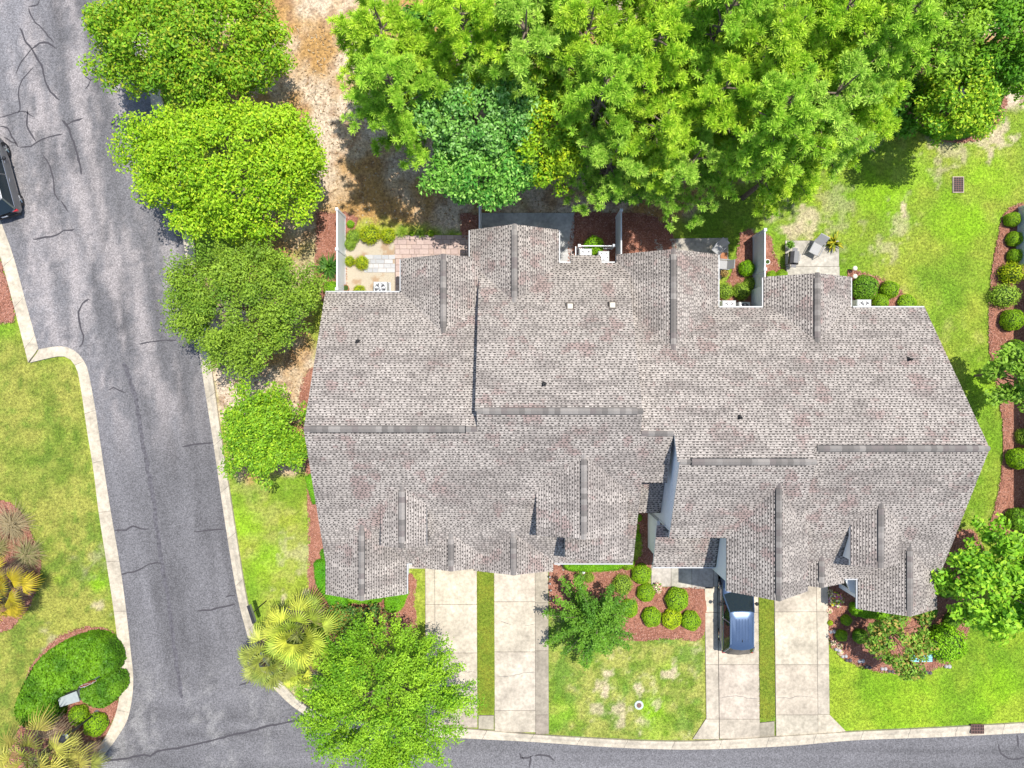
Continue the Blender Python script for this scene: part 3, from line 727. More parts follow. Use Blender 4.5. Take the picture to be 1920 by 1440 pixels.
ZC, YC, ZD, YD, XCD = 7.23, -3.74, 6.9, -3.13, 14.6
plane(rect(XB1 - .05, 7.95, -2.43, 4.15), (0, YC, ZC), 0, -0.535)
plane(rect(7.95, XCD, YC, 4.15), (0, YC, ZC), 0, -0.535)
plane([(XCD, YD), (23.16, YD), (22.36, 4.15), (XCD, 4.15)], (0, YC, ZC), 0, -0.535)
plane(rect(8.05, XCD, -7.9, YC), (0, YC, ZC), 0, 0.535)
plane(rect(XCD + .01, 23.16, -10.58, YD), (0, YD, ZD), 0, 0.535)
RIDGES += [((XA0 + .02, YA, ZA), (XAB - .05, YA, ZA), .53, 0.3, 0.5), ((XAB, YB, ZB), (XB1, YB, ZB), .53, 0.35, 0.25),
           ((8.07, YC, ZC), (XCD, YC, ZC), .53, 0.5, 0.4), ((XCD + .2, YD, ZD), (23.14, YD, ZD), .53, 0.1, 0.3), ((6.35, -2.43, 6.56), (7.9, -2.43, 6.56), .5, 9, 9)]
BODIES = []
def gable(xl, xr, yf, yb, ze, zr, back, wall=True, inset=0.3, mid=None, front_ov=0.35):
    """gable with a ridge along y; yf = rake end, yb = buried end"""
    mx = (xl + xr) / 2 if mid is None else mid
    s = (zr - ze) / (mx - xl); s2 = (zr - ze) / (xr - mx)
    y0, y1 = min(yf, yb), max(yf, yb)
    a = plane(rect(xl, mx, y0, y1), (mx, 0, zr), s, 0); b_ = plane(rect(mx, xr, y0, y1), (mx, 0, zr), -s2, 0)
    a['b'] = b_['b'] = True
    if wall:
        sg = 1 if yf > yb else -1
        BODIES.append((xl + inset, xr - inset, yf - sg * front_ov, yb, ze + s * inset - .14, zr - .14, mx))
    return mx, s
def ridge_y(mx, zr, yf, yb, s, v0=.35, v1=.35): RIDGES.append(((mx, yf, zr), (mx, yb, zr), s, v0, v1))
def gb(xl, xr, yf, zr, host, ze=ZE, back=False, over=0.9, **kw):
    """gable running into the host slope (z = a + gy*y)"""
    ye = (zr - host['a']) / host['gy']              # where the ridge dies into the host
    yb = ye + (0.35 if ye > yf else -0.35)
    mx, s = gable(xl, xr, yf, yb, ze, zr, back, **kw)
    ridge_y(mx, zr, yf, ye, s); return mx
A_F, A_B, B_B, C_B, D_B, C_F, D_F = PLANES[0], PLANES[5], PLANES[6], PLANES[9], PLANES[10], PLANES[11], PLANES[12]
gb(-6.07, -1.15, 6.83, 4.06, A_B, mid=-3.62)                                   # back gable A
gb(-2.30, 2.56, 8.40, 4.10, B_B)                                              # back gable B
gb(5.67, 11.25, 7.06, 4.28, C_B)                                              # back gable C
gb(13.69, 18.48, 5.84, 4.07, D_B)                                             # back gable D
gb(-10.17, -5.73, -11.45, 3.94, A_F)                                          # front left gable
gb(-5.43, -1.07, -9.97, 3.66, A_F)                                            # garage gable 1
gb(-2.10, 2.26, -10.17, 3.70, A_F)                                            # garage gable 2
gb(-6.83, -4.43, -8.40, 5.10, A_F, ze=4.55, inset=.12, front_ov=.2)           # dormer A
gb(1.23, 5.95, -7.75, 6.0, A_F, ze=4.95, inset=.15, front_ov=.2)              # big dormer B
# second, stepped gable in front of the big dormer
sl = (6.0 - 4.95) / 2.36
plane(rect(2.72, 4.42, -8.92, -7.2), (4.42, 0, 6.0 - sl * .83), sl, 0)['b'] = True
plane(rect(4.42, 5.95, -8.92, -7.76), (3.59, 0, 6.0), -sl, 0)['b'] = True
BODIES.append((2.87, 5.8, -8.72, -7.0, 4.86, 5.5, 4.42))
gb(10.98, 15.18, -10.62, 6.63, C_F, ze=5.0, inset=.14)                                   # big garage gable C
gb(14.9, 18.1, -10.85, 3.66, D_F)                                             # small garage gable D
gb(17.49, 20.02, -9.36, 5.34, D_F, ze=4.70, inset=.1, front_ov=.2)           # dormer D
gb(18.83, 23.16, -12.26, 4.0, D_F)                                            # front right gable
plane(rect(7.68, 11.30, -9.97, -7.5), (0, -9.97, ZE), 0, 0.40)                # entry roof

def clip(rect_, poly):
    out = rect_
    n = len(poly)
    for i in range(n):
        ax, ay = poly[i]; bx, by = poly[(i + 1) % n]
        res = []
        for j in range(len(out)):
            p = out[j]; q_ = out[(j + 1) % len(out)]
            dp = (bx - ax) * (p[1] - ay) - (by - ay) * (p[0] - ax); dq = (bx - ax) * (q_[1] - ay) - (by - ay) * (q_[0] - ax)
            if dp >= 0: res.append(p)
            if (dp >= 0) != (dq >= 0):
                t = dp / (dp - dq); res.append((p[0] + t * (q_[0] - p[0]), p[1] + t * (q_[1] - p[1])))
        out = res
        if len(out) < 3: return []
    return out
def inpoly(poly, x, y, m=0.0):
    r = np.ones(x.shape, bool)
    for i in range(len(poly)):
        ax, ay = poly[i]; bx, by = poly[(i + 1) % len(poly)]
        l = math.hypot(bx - ax, by - ay)
        r &= ((bx - ax) * (y - ay) - (by - ay) * (x - ax)) / l >= -m
    return r

def roof_tint(x, y):
    n1 = .55 * fbm(x, y, 1.3, 81) + .45 * fbm(x, y, .38, 83); n2 = fbm(x * .55, y * 1.8, .8, 82)
    base = np.array([0.378, 0.336, 0.300]); red = np.array([0.29, 0.205, 0.186]); gry = np.array([0.27, 0.238, 0.215])
    c = lerp3(np.broadcast_to(base, x.shape + (3,)), red, sstep(.545, .66, n1) * .75)
    return lerp3(c, gry, sstep(.50, .64, n2) * .75)
def shingles(d, di):
    poly = d['poly']; g = math.hypot(d['gx'], d['gy']); cs = 1 / math.sqrt(1 + g * g)
    along_x = abs(d['gy']) > abs(d['gx'])
    row = 0.138 * cs                       # exposure in plan
    x0 = min(p[0] for p in poly); x1 = max(p[0] for p in poly); y0 = min(p[1] for p in poly); y1 = max(p[1] for p in poly)
    if along_x: a0, a1, b0, b1 = x0, x1, y0, y1; dn = -1 if d['gy'] > 0 else 1
    else: a0, a1, b0, b1 = y0, y1, x0, x1; dn = -1 if d['gx'] > 0 else 1
    lr = np.random.default_rng(100 + di)
    nr = int((b1 - b0) / row) + 1
    A0, A1, B0, B1, T = [], [], [], [], []
    for r in range(nr):
        e = (b0 + r * row) if dn < 0 else (b1 - r * row)            # lower (eave side) edge of course
        n = int((a1 - a0) / 0.12) + 6
        w = lr.choice([.07, .10, .14, .20], n) ; gp = lr.choice([.05, .07, .10, .13], n)
        st = a0 - lr.uniform(0, .3) + np.r_[0, np.cumsum(w + gp)[:-1]]
        k = st < a1; st, w_, gp_ = st[k], w[k], gp[k]
        # teeth: lower 55 % of the course ; continuous band: upper 45 %
        lo, hi = (e + .17 * row, e + .60 * row) if dn < 0 else (e - .60 * row, e - .17 * row)  # dark underlay left bare below the teeth stands in for the butt shadow
        A0.append(st); A1.append(st + w_); B0.append(np.full(len(st), lo)); B1.append(np.full(len(st), hi)); T.append(np.zeros(len(st), int))
        lo, hi = (e + .60 * row, e + row) if dn < 0 else (e - row, e - .60 * row)
        A0.append(st); A1.append(st + w_ + gp_ + .001); B0.append(np.full(len(st), lo)); B1.append(np.full(len(st), hi)); T.append(np.ones(len(st), int))
    A0, A1, B0, B1, T = map(np.concatenate, (A0, A1, B0, B1, T))
    if along_x: X0, X1, Y0, Y1 = A0, A1, B0, B1
    else: X0, X1, Y0, Y1 = B0, B1, A0, A1
    cx_, cy_ = (X0 + X1) / 2, (Y0 + Y1) / 2; zc = zof(d, cx_, cy_)
    keep = inpoly(poly, cx_, cy_, .2)
    for o in PLANES:
        if o is d: continue
        keep &= ~(inpoly(o['poly'], cx_, cy_, -.05) & (zof(o, cx_, cy_) > zc + .12))
    X0, X1, Y0, Y1, T = X0[keep], X1[keep], Y0[keep], Y1[keep], T[keep]
    cn = [(X0, Y0), (X1, Y0), (X1, Y1), (X0, Y1)]
    full = np.ones(len(X0), bool)
    for a, b_ in cn: full &= inpoly(poly, a, b_)
    # lift: lower edge 14 mm proud, upper edge 4 mm proud, band 6..9 mm
    def lift(x, y, e_lo, t):
        pos = (y if along_x else x); f = np.clip((pos - e_lo) * (1 if dn < 0 else -1) / (.60 * row), 0, 1)
        return np.where(t == 0, .024 - .012 * f, .010)
    ELO = np.where(dn < 0, (Y0 if along_x else X0), (Y1 if along_x else X1))
    cc = roof_tint((X0 + X1) / 2, (Y0 + Y1) / 2) * lr.uniform(.78, 1.2, len(X0))[:, None]
    cc = np.where((T == 1)[:, None], cc * .97, cc)
    fx = np.where(full)[0]
    V = np.stack([np.stack([a[fx], b_[fx], zof(d, a[fx], b_[fx]) + lift(a[fx], b_[fx], ELO[fx], T[fx])], 1) for a, b_ in cn], 1).reshape(-1, 3)
    faces = [np.arange(len(V)).reshape(-1, 4)]; C = np.repeat(cc[fx], 4, 0)
    # butt edges of the teeth, tab colour darkened to paint in their shadow line
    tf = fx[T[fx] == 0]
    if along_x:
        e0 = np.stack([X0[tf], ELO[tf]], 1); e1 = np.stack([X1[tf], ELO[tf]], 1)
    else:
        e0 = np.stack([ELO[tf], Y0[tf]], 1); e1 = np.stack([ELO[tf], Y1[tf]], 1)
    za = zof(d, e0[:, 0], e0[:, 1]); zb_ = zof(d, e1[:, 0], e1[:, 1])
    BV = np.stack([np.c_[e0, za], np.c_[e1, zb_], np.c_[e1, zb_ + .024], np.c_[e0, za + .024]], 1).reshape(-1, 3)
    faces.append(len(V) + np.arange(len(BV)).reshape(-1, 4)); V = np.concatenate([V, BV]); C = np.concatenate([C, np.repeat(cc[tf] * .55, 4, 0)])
    ex = []; ec = []; tri = []; off = len(V)
    for i in np.where(~full)[0]:
        c = clip([(a[i], b_[i]) for a, b_ in cn], poly)
        if len(c) < 3: continue
        ar = abs(sum(c[k][0] * c[(k + 1) % len(c)][1] - c[(k + 1) % len(c)][0] * c[k][1] for k in range(len(c)))) / 2
        if ar < 1e-4: continue
        for p in c:
            pos = (p[1] if along_x else p[0]); f = min(max((pos - ELO[i]) * (1 if dn < 0 else -1) / (.60 * row), 0), 1)
            ex.append((p[0], p[1], zof(d, p[0], p[1]) + (.024 - .012 * f if T[i] == 0 else .010))); ec.append(cc[i])
        for k in range(1, len(c) - 1): tri.append((off, off + k, off + k + 1))
        off += len(c)
    if ex:
        V = np.concatenate([V, np.array(ex)]); C = np.concatenate([C, np.array(ec)]); faces.append(np.array(tri))
    return npmesh('shingles', V, faces, C)
MAIN_ROOF = []
for i, d in enumerate(PLANES):
    zt = lambda x, y, d=d: zof(d, x, y)
    zb = lambda x, y, d=d: zof(d, x, y) - d['th']
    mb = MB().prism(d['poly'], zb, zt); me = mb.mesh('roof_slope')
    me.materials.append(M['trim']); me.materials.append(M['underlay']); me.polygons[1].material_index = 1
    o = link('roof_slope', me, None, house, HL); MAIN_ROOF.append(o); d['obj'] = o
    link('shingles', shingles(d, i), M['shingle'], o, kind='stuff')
# ridge caps: a raised vent with overlapping cap shingles
capmesh = {}
def cap_me(s, vent, mi, along):
    key = (round(s, 2), vent, mi, along)
    if key in capmesh: return capmesh[key]
    L = 0.29; hw = 0.15 if vent else 0.125; up = 0.055 if vent else 0.022; dz = hw * s
    pr = [(-hw, -dz + up - .045), (-hw, -dz + up), (0, up + .012), (hw, -dz + up), (hw, -dz + up - .045)]
    V = []; 
    for t, lift in ((-L / 2, .0), (L / 2 + .03, .007)):
        for a, z in pr: V.append((t, a, z + lift) if along == 'x' else (a, t, z + lift))
    fs = [(i, i + 1, 6 + i, 5 + i) for i in range(4)] + [(0, 5, 9, 4), (4, 3, 2, 1, 0), (5, 6, 7, 8, 9)]
    me = MB().add(V, fs).mesh('ridge_cap'); me.materials.append(CAPM[mi]); capmesh[key] = me
    return me
ncap = 0
for (p0, p1, s, v0, v1) in RIDGES:
    along = 'x' if abs(p1[0] - p0[0]) > abs(p1[1] - p0[1]) else 'y'
    p0, p1 = Vector(p0), Vector(p1); L = (p1 - p0).length; n = max(1, int(round(L / .29)))
    host = min(MAIN_ROOF[:1] + [d['obj'] for d in PLANES], key=lambda o: 0) if False else None
    best = None
    mid = (p0 + p1) / 2
    for d in PLANES:
        if inpoly(d['poly'], np.array([mid.x]), np.array([mid.y]), .05)[0] and abs(zof(d, mid.x, mid.y) - mid.z) < .1: best = d['obj']; break
    if L - v0 - v1 > .5:
        dr = (p1 - p0).normalized(); a_, b2 = p0 + dr * v0, p1 - dr * v1; hw = .178; dz = hw * s
        sd_ = Vector((0, hw, 0)) if along == 'x' else Vector((hw, 0, 0))
        V = [a_ - sd_ + Vector((0, 0, -dz + .045)), a_ + Vector((0, 0, .05)), a_ + sd_ + Vector((0, 0, -dz + .045)), b2 - sd_ + Vector((0, 0, -dz + .045)), b2 + Vector((0, 0, .05)), b2 + sd_ + Vector((0, 0, -dz + .045))]
        V += [v - Vector((0, 0, .06)) for v in V]
        link('ridge_vent', MB().add(V, [(0, 1, 4, 3), (1, 2, 5, 4), (0, 3, 9, 6), (2, 8, 11, 5), (0, 6, 7, 1), (1, 7, 8, 2), (3, 4, 10, 9), (4, 5, 11, 10)]).mesh('ridge_vent'), M['black'], best or MAIN_ROOF[0])
    for k in range(n):
        t = (k + .5) / n; q = p0.lerp(p1, t); dist = t * L
        vent = v0 < dist < L - v1
        link('ridge_cap', cap_me(s, vent, random.choices(range(5), [3, 3, 2, 2, 2])[0], along), None, best or MAIN_ROOF[0], (q.x, q.y, q.z + .012)); ncap += 1
print('ridge caps', ncap)

# --- walls
def wallbox(poly, z1, z0=-.05):
    return link('wall', MB().prism(poly, z0, z1).mesh('wall'), M['siding'], house, HL)
def under(x, y, planes, off=.2):
    return min(zof(d, x, y) for d in planes) - off
def longbody(x0, x1, yb, yf, d_back, d_front, yr):
    """wall block with a gabled top, ridge along x"""
    zs = [(yf, zof(d_front, 0, yf) - .17), (yr, min(zof(d_front, 0, yr), zof(d_back, 0, yr)) - .2), (yb, zof(d_back, 0, yb) - .17)]
    V = []; 
    for x in (x0, x1):
        V += [(x, yf, -.05), (x, yb, -.05), (x, yb, zs[2][1]), (x, yr, zs[1][1]), (x, yf, zs[0][1])]
    fs = [(0, 1, 2, 3, 4), (9, 8, 7, 6, 5), (0, 4, 9, 5), (1, 6, 7, 2), (2, 7, 8, 3), (3, 8, 9, 4)]
    link('wall', MB().add(V, fs).mesh('wall'), M['siding'], house, HL)
longbody(XA0 + .3, XAB, 4.65, -9.4, A_B, A_F, YA)
longbody(XAB, XB1, 6.2, -9.4, B_B, A_F, YB)
longbody(8.12, XCD, 3.8, -7.5, C_B, C_F, YC)
longbody(XCD, 22.1, 3.8, -10.2, D_B, D_F, YD)
wallbox(rect(XB1, 7.3, -4.7, 3.8), lambda x, y: min(zof(C_B, x, y), zof(A_F, x, y)) - .25)
wallbox(rect(XB1, 7.6, -6.7, -4.7), lambda x, y: 2.8 + .53 * (y + 7.03) - .2)
wallbox(rect(7.95, 8.12, -9.55, -7.5), lambda x, y: 2.6)
for x0, x1, yf, yb, ze, zr, mx in BODIES:
    V = []
    for y_ in (yf, yb): V += [(x0, y_, -.05 if ze < 4 or yf < -10.2 else 2.9), (x1, y_, -.05 if ze < 4 or yf < -10.2 else 2.9), (x1, y_, ze), (mx, y_, zr), (x0, y_, ze)]
    fs = [(0, 1, 2, 3, 4), (9, 8, 7, 6, 5), (0, 5, 6, 1), (1, 6, 7, 2), (2, 7, 8, 3), (3, 8, 9, 4), (4, 9, 5, 0)]
    link('wall', MB().add(V, fs).mesh('wall'), M['siding'], house, HL)
# light trim band and corner board on the tall light wall, and the step walls between roofs
for x0, x1, y_, z0, z1, m_ in ((8.09, 8.17, -7.5, 0, 4.9, 'trim'),):
    link('corner_board', MB().box(x0, x1, y_ - .05, y_ + .05, z0, z1).mesh('corner_board'), M[m_], house, HL)
# garage doors with panels
def garage(x0, x1, y_):
    g = link('garage_door', MB().box(x0, x1, y_ - .05, y_ + .02, 0, 2.15).mesh('garage_door'), M['trim'], house, HL)
    for r in range(4):
        for c in range(4):
            w = (x1 - x0) / 4
            link('door_panel', MB().bbox(x0 + c * w + .08, x0 + (c + 1) * w - .08, y_ - .075, y_ - .05, .08 + r * .53, .45 + r * .53, .01).mesh('door_panel'), M['trim'], g)
garage(-4.7, -2.2, -9.63); garage(-1.2, 1.4, -9.83); garage(11.9, 14.3, -10.29); garage(15.6, 17.5, -10.52)
for x0, y_ in ((2.4, -9.42), (9.2, -7.55), (-5.6, -9.42)):
    dr = link('door', MB().box(x0, x0 + .95, y_ - .06, y_ + .02, 0, 2.1).mesh('door'), plain('door_paint', (.12, .05, .04), .5), house, HL)
    link('handle', MB().tube((x0 + .85, y_ - .12, 1.0), (x0 + .85, y_ - .06, 1.0), .03).mesh('handle'), M['chrome'], dr)
# back doors and windows
for x0, y_, w in ((-5.2, 6.52, 1.8), (-1.2, 8.1, 2.4), (8.4, 6.76, 1.8), (15.2, 5.54, 1.8)):
    wd = link('window', MB().box(x0, x0 + w, y_ - .05, y_ + .04, .1, 2.1).mesh('window'), M['trim'], house, HL)
    for k in range(2):
        link('pane', MB().box(x0 + .06 + k * w / 2, x0 + (k + 1) * w / 2 - .06, y_ + .02, y_ + .055, .18, 2.02).mesh('pane'), M['glass'], wd)
# gutters along the visible eaves
def gut_x(x0, x1, y_, z, s): link('gutter', MB().box(x0, x1, y_ if s > 0 else y_ - .075, y_ + .075 if s > 0 else y_, z - .13, z - .02).mesh('gutter'), M['gutter'], house, HL)
def gut_y(y0, y1, x_, z, s): link('gutter', MB().box(x_ if s > 0 else x_ - .06, x_ + .06 if s > 0 else x_, y0, y1, z - .13, z - .02).mesh('gutter'), M['gutter'], house, HL)
gut_x(XA0, -6.07, 5.0, 2.8, 1); gut_x(2.6, 3.2, 6.6, 2.82, 1); gut_x(4.88, 5.6, 6.6, 2.82, 1); gut_x(11.25, 13.6, 4.15, 3.0, 1); gut_x(18.5, 22.36, 4.15, 3.0, 1)
gut_y(5.0, 6.8, -6.07, 2.8, -1); gut_y(6.8, 8.38, -2.30, 2.8, -1); gut_y(6.6, 8.38, 2.56, 2.8, 1); gut_y(4.15, 7.04, 11.25, 2.8, 1); gut_y(4.15, 5.8, 13.69, 2.8, -1); gut_y(4.15, 5.8, 18.48, 2.8, 1)
gut_x(2.3, 6.6, -9.79, 2.73, -1); gut_x(-5.75, -5.43, -9.79, 2.73, -1); gut_x(7.68, 11.08, -9.97, 2.8, -1); gut_y(-11.44, -9.8, -5.73, 2.8, 1); gut_y(-12.24, -10.6, 18.83, 2.8, -1); gut_x(18.1, 18.8, -10.58, 2.9, -1)
link('downspout', MB().tube((8.22, -7.62, 0), (8.22, -7.62, 4.9), .045).mesh('downspout'), M['gutter'], house, HL)
link('downspout', MB().tube((11.1, -9.8, 0), (11.1, -9.8, 2.7), .045).mesh('downspout'), M['gutter'], house, HL)
# skylights, vent pipes
def at_roof(px, py, d):
    z = 5.0
    for _ in range(30):
        x, y_, _z = P(px, py, z); z = zof(d, x, y_)
    return x, y_, z
for px, py in ((1068.5, 574.5), (1148, 572.5)):
    x, y_, z = at_roof(px, py, B_B)
    s = link('skylight', MB().bbox(x - .2, x + .2, y_ - .2, y_ + .2, z - .2, z + .13, .02).mesh('skylight'), M['skyl_frame'], house, HL)
    link('skylight_dome', MB().bbox(x - .13, x + .13, y_ - .13, y_ + .13, z + .1, z + .17, .035).mesh('skylight_dome'), M['skyl_dome'], s)
for px, py, d in ((670.5, 641, A_B), (1020, 721, B_B), (1387, 783, C_B), (1704, 674, D_B)):
    x, y_, z = at_roof(px, py, d)
    s = link('vent_pipe', MB().lathe([(.055, -.1), (.055, .30), (.035, .30), (.035, .2)], (x, y_, z), 12).mesh('vent_pipe'), M['black'], house, HL)
    link('flashing', MB().lathe([(.15, -.06), (.11, .02), (.06, .09)], (x, y_, z), 12).mesh('flashing'), M['darkmetal'], s)
# bay window beside the right front gable
bx0 = 18.9
bay = [(bx0 + .28, -10.35), (bx0 - .05, -10.55), (bx0 - .28, -10.95), (bx0 - .05, -11.5), (bx0 + .28, -11.7)]
by = link('bay_window', MB().prism(bay, .5, 2.0).mesh('bay_window'), M['siding'], house, HL)
link('bay_sill', MB().prism([(p[0] - .06, p[1]) for p in bay], .42, .52).mesh('bay_sill'), M['trim'], by)
link('bay_roof', MB().prism([(p[0] - .08, p[1]) for p in bay], 2.0, 2.12).mesh('bay_roof'), M['trim'], by)
for k in range(4):
    a, b_ = Vector((*bay[k], 0)), Vector((*bay[k + 1], 0)); d = (b_ - a); nrm = Vector((d.y, -d.x, 0)).normalized()
    if nrm.x > 0: nrm = -nrm
    p, q2 = a + d * .12 + nrm * .015, b_ - d * .12 + nrm * .015
    V = [(p.x, p.y, .7), (q2.x, q2.y, .7), (q2.x, q2.y, 1.85), (p.x, p.y, 1.85)]
    V += [(v[0] - nrm.x * .03, v[1] - nrm.y * .03, v[2]) for v in V]
    link('pane', MB().add(V, [(0, 1, 2, 3), (7, 6, 5, 4), (0, 4, 5, 1), (1, 5, 6, 2), (2, 6, 7, 3), (3, 7, 4, 0)]).mesh('pane'), M['glass'], by)

# ------------------------------------------------------------------ VEGETATION
def unit(v): return v / (np.linalg.norm(v, axis=-1, keepdims=True) + 1e-9)
LEAFGAIN = 1.55
def leafquads(c, nrm, L, W, cols, r):
    cols = cols * LEAFGAIN * np.array([.97, 1.03, .60])
    """pointed four-corner leaves at c, facing nrm"""
    n = len(c); t = unit(np.cross(nrm, r.normal(size=(n, 3)))); b_ = np.cross(nrm, t)
    l = (L * r.uniform(.7, 1.3, n))[:, None]; w = (W * r.uniform(.7, 1.3, n))[:, None]
    V = np.stack([c - t * l, c - b_ * w + t * l * .1, c + t * l, c + b_ * w + t * l * .1], 1).reshape(-1, 3)
    return V, np.arange(4 * n).reshape(n, 4), np.repeat(cols, 4, 0)
def trunk_mesh(h, r0, limbs, seed, base_z=-.1):
    mb = MB(); rr = random.Random(seed)
    pts = [Vector((0, 0, base_z))]; 
    for k in range(1, 6): pts.append(Vector((rr.uniform(-.06, .06) * k, rr.uniform(-.06, .06) * k, h * k / 5)))
    for k in range(5): mb.tube(pts[k], pts[k + 1], r0 * (1.15 - .17 * k), r0 * (1.15 - .17 * (k + 1)), 8, k in (0, 4))
    for e in limbs:
        e = Vector(e); z0 = min(max(e.z * rr.uniform(.35, .6), .5), h * .95)
        a = Vector((0, 0, z0)); m1 = a.lerp(e, .5) + Vector((rr.uniform(-.2, .2), rr.uniform(-.2, .2), rr.uniform(.0, .35)))
        mb.tube(a, m1, r0 * .42, r0 * .26, 6, False); mb.tube(m1, e, r0 * .26, r0 * .06, 6, False)
    return mb.mesh('trunk')
def crown(rx_, ry_, rz, hc, nclump, nleaf, L, pal, seed, flat=.75, clump_r=.55, lump=.22, low=-.45, elong=0.0, dark=.0, tip=None):
    """leaf crown: clumps spread through an uneven ellipsoid shell; returns mesh and limb ends"""
    r = np.random.default_rng(seed)
    d = unit(r.normal(size=(nclump * 3, 3))); d = d[d[:, 2] > low][:nclump]; k = len(d)
    ang = np.arctan2(d[:, 1], d[:, 0]); pol = d[:, 2] * 2
    lumpf = 1 + lump * (np.sin(ang * 3 + seed) * .5 + np.sin(ang * 5 + pol * 3 + seed * 2) * .4 + r.normal(size=k) * .45)
    rad = r.uniform(.45, 1.0, k) ** .5 * lumpf
    rad = np.clip(rad, .35, 1.18)
    cc = d * rad[:, None] * np.array([rx_, ry_, rz]) * np.array([.9, .9, .9]); cc[:, 2] += hc
    cs = clump_r * r.uniform(.6, 1.35, k)
    per = np.maximum(8, (nleaf * cs ** 2 / np.sum(cs ** 2)).astype(int))
    ci = np.repeat(np.arange(k), per); n = len(ci)
    o = unit(r.normal(size=(n, 3))) * (r.uniform(0, 1, n) ** .45)[:, None]
    o *= cs[ci][:, None] * np.array([1, 1, flat])
    if elong > 0:
        out = unit(d[ci] * np.array([1, 1, .15])); o += out * (r.uniform(-1, 1, n) * elong * cs[ci])[:, None]; o[:, :2] *= (1 - .25 * elong)
    p = cc[ci] + o
    nr = unit(unit(o) * .55 + np.array([0, 0, .75]) + r.normal(size=(n, 3)) * .55)
    pal = np.array(pal); w = r.uniform(0, 1, k)
    cl = pal[0] * (1 - w[:, None]) + pal[1] * w[:, None]
    c = cl[ci] * r.uniform(.72, 1.30, n)[:, None]
    if tip is not None:
        tm = (r.random(n) < .22); c[tm] = np.array(tip) * r.uniform(.8, 1.2, tm.sum())[:, None]
    V, Fq, C = leafquads(p, nr, L, L * .5, c, r)
    ends = [tuple(e) for e in cc[r.permutation(k)[:14]]]
    return npmesh('crown', V, [Fq], C), ends
def tree(name, label, px, py, hc, rxp, ryp, rz, top, pal, seed, nclump=130, nleaf=15000, L=.13, cat='tree', group=None, tr=.16, **kw):
    s = (H - hc) / F
    x, y_, _ = P(px, py, hc)
    t = thing(name, label, cat, (x, y_, 0), group=group)
    me, ends = crown(rxp * s, ryp * s, rz, hc, nclump, nleaf, L, pal, seed, **kw)
    link('crown', me, M['leaf'], t)
    link('trunk', trunk_mesh(hc + rz * .3, tr, ends, seed), M['bark'], t)
    return t
G_OAK = [(.08, .18, .012), (.19, .31, .02)]
G_LIME = [(.15, .27, .012), (.24, .36, .022)]
G_OLIVE = [(.095, .165, .022), (.19, .265, .040)]
G_MID = [(.10, .20, .018), (.17, .29, .025)]
tree('street_tree', 'dark green broadleaf street tree with yellowish tips at the top left edge', 356, 78, 4.8, 200, 122, 2.5, 8.6, G_OAK, 11, 290, 48000, .095, clump_r=.62, lump=.16, group='trees along the street', tip=(.26, .29, .03))
tree('street_tree', 'large bright lime-green round street tree overhanging the road', 424, 312, 4.5, 196, 136, 2.7, 8, G_LIME, 12, 310, 52000, .09, clump_r=.64, lump=.14, group='trees along the street', tip=(.32, .39, .03))
tree('street_tree', 'olive green fine-leaved street tree beside the rear left corner of the roof', 452, 572, 4.0, 143, 120, 2.3, 7, G_OLIVE, 13, 260, 42000, .075, clump_r=.58, lump=.15, group='trees along the street', elong=.6)
tree('street_tree', 'smaller mid-green street tree touching the kerb beside the left roof edge', 497, 812, 3.4, 83, 90, 1.7, 5, G_MID, 14, 120, 17000, .085, lump=.32, group='trees along the street', tip=(.26, .36, .03))
tree('feathery_tree', 'big lime feathery tree covering the street corner at the bottom', 724, 1310, 4.2, 166, 152, 2.3, 6.5, [(.085, .19, .012), (.21, .33, .028)], 15, 290, 46000, .07, elong=1.3, clump_r=.5, lump=.17)
tree('front_tree', 'glossy green tree at the right front corner of the building', 1878, 1094, 3.6, 108, 112, 1.9, 5.4, [(.10, .23, .02), (.19, .34, .03)], 16, 110, 10500, .15, tip=(.27, .40, .04))
tree('young_tree', 'loose young tree casting a jagged shadow over the right mulch strip', 1905, 703, 3.2, 60, 66, 1.3, 4.6, [(.12, .22, .03), (.19, .29, .05)], 17, 42, 3600, .13, clump_r=.42, tr=.07)
tree('crape_myrtle', 'small airy tree with reddish buds in the right front mulch bed', 1690, 1200, 2.6, 66, 60, 1.0, 3.6, [(.09, .17, .03), (.17, .27, .05)], 18, 46, 4200, .11, clump_r=.42, tr=.06, tip=(.28, .20, .08))
tree('juniper_shrub', 'blue-green feathery shrub between the palm and the front left gable', 678, 1178, 1.5, 66, 46, .8, 2.3, [(.05, .12, .045), (.12, .20, .05)], 19, 70, 8000, .07, cat='shrub', clump_r=.4, elong=1.0, tr=.06, tip=(.24, .15, .06))

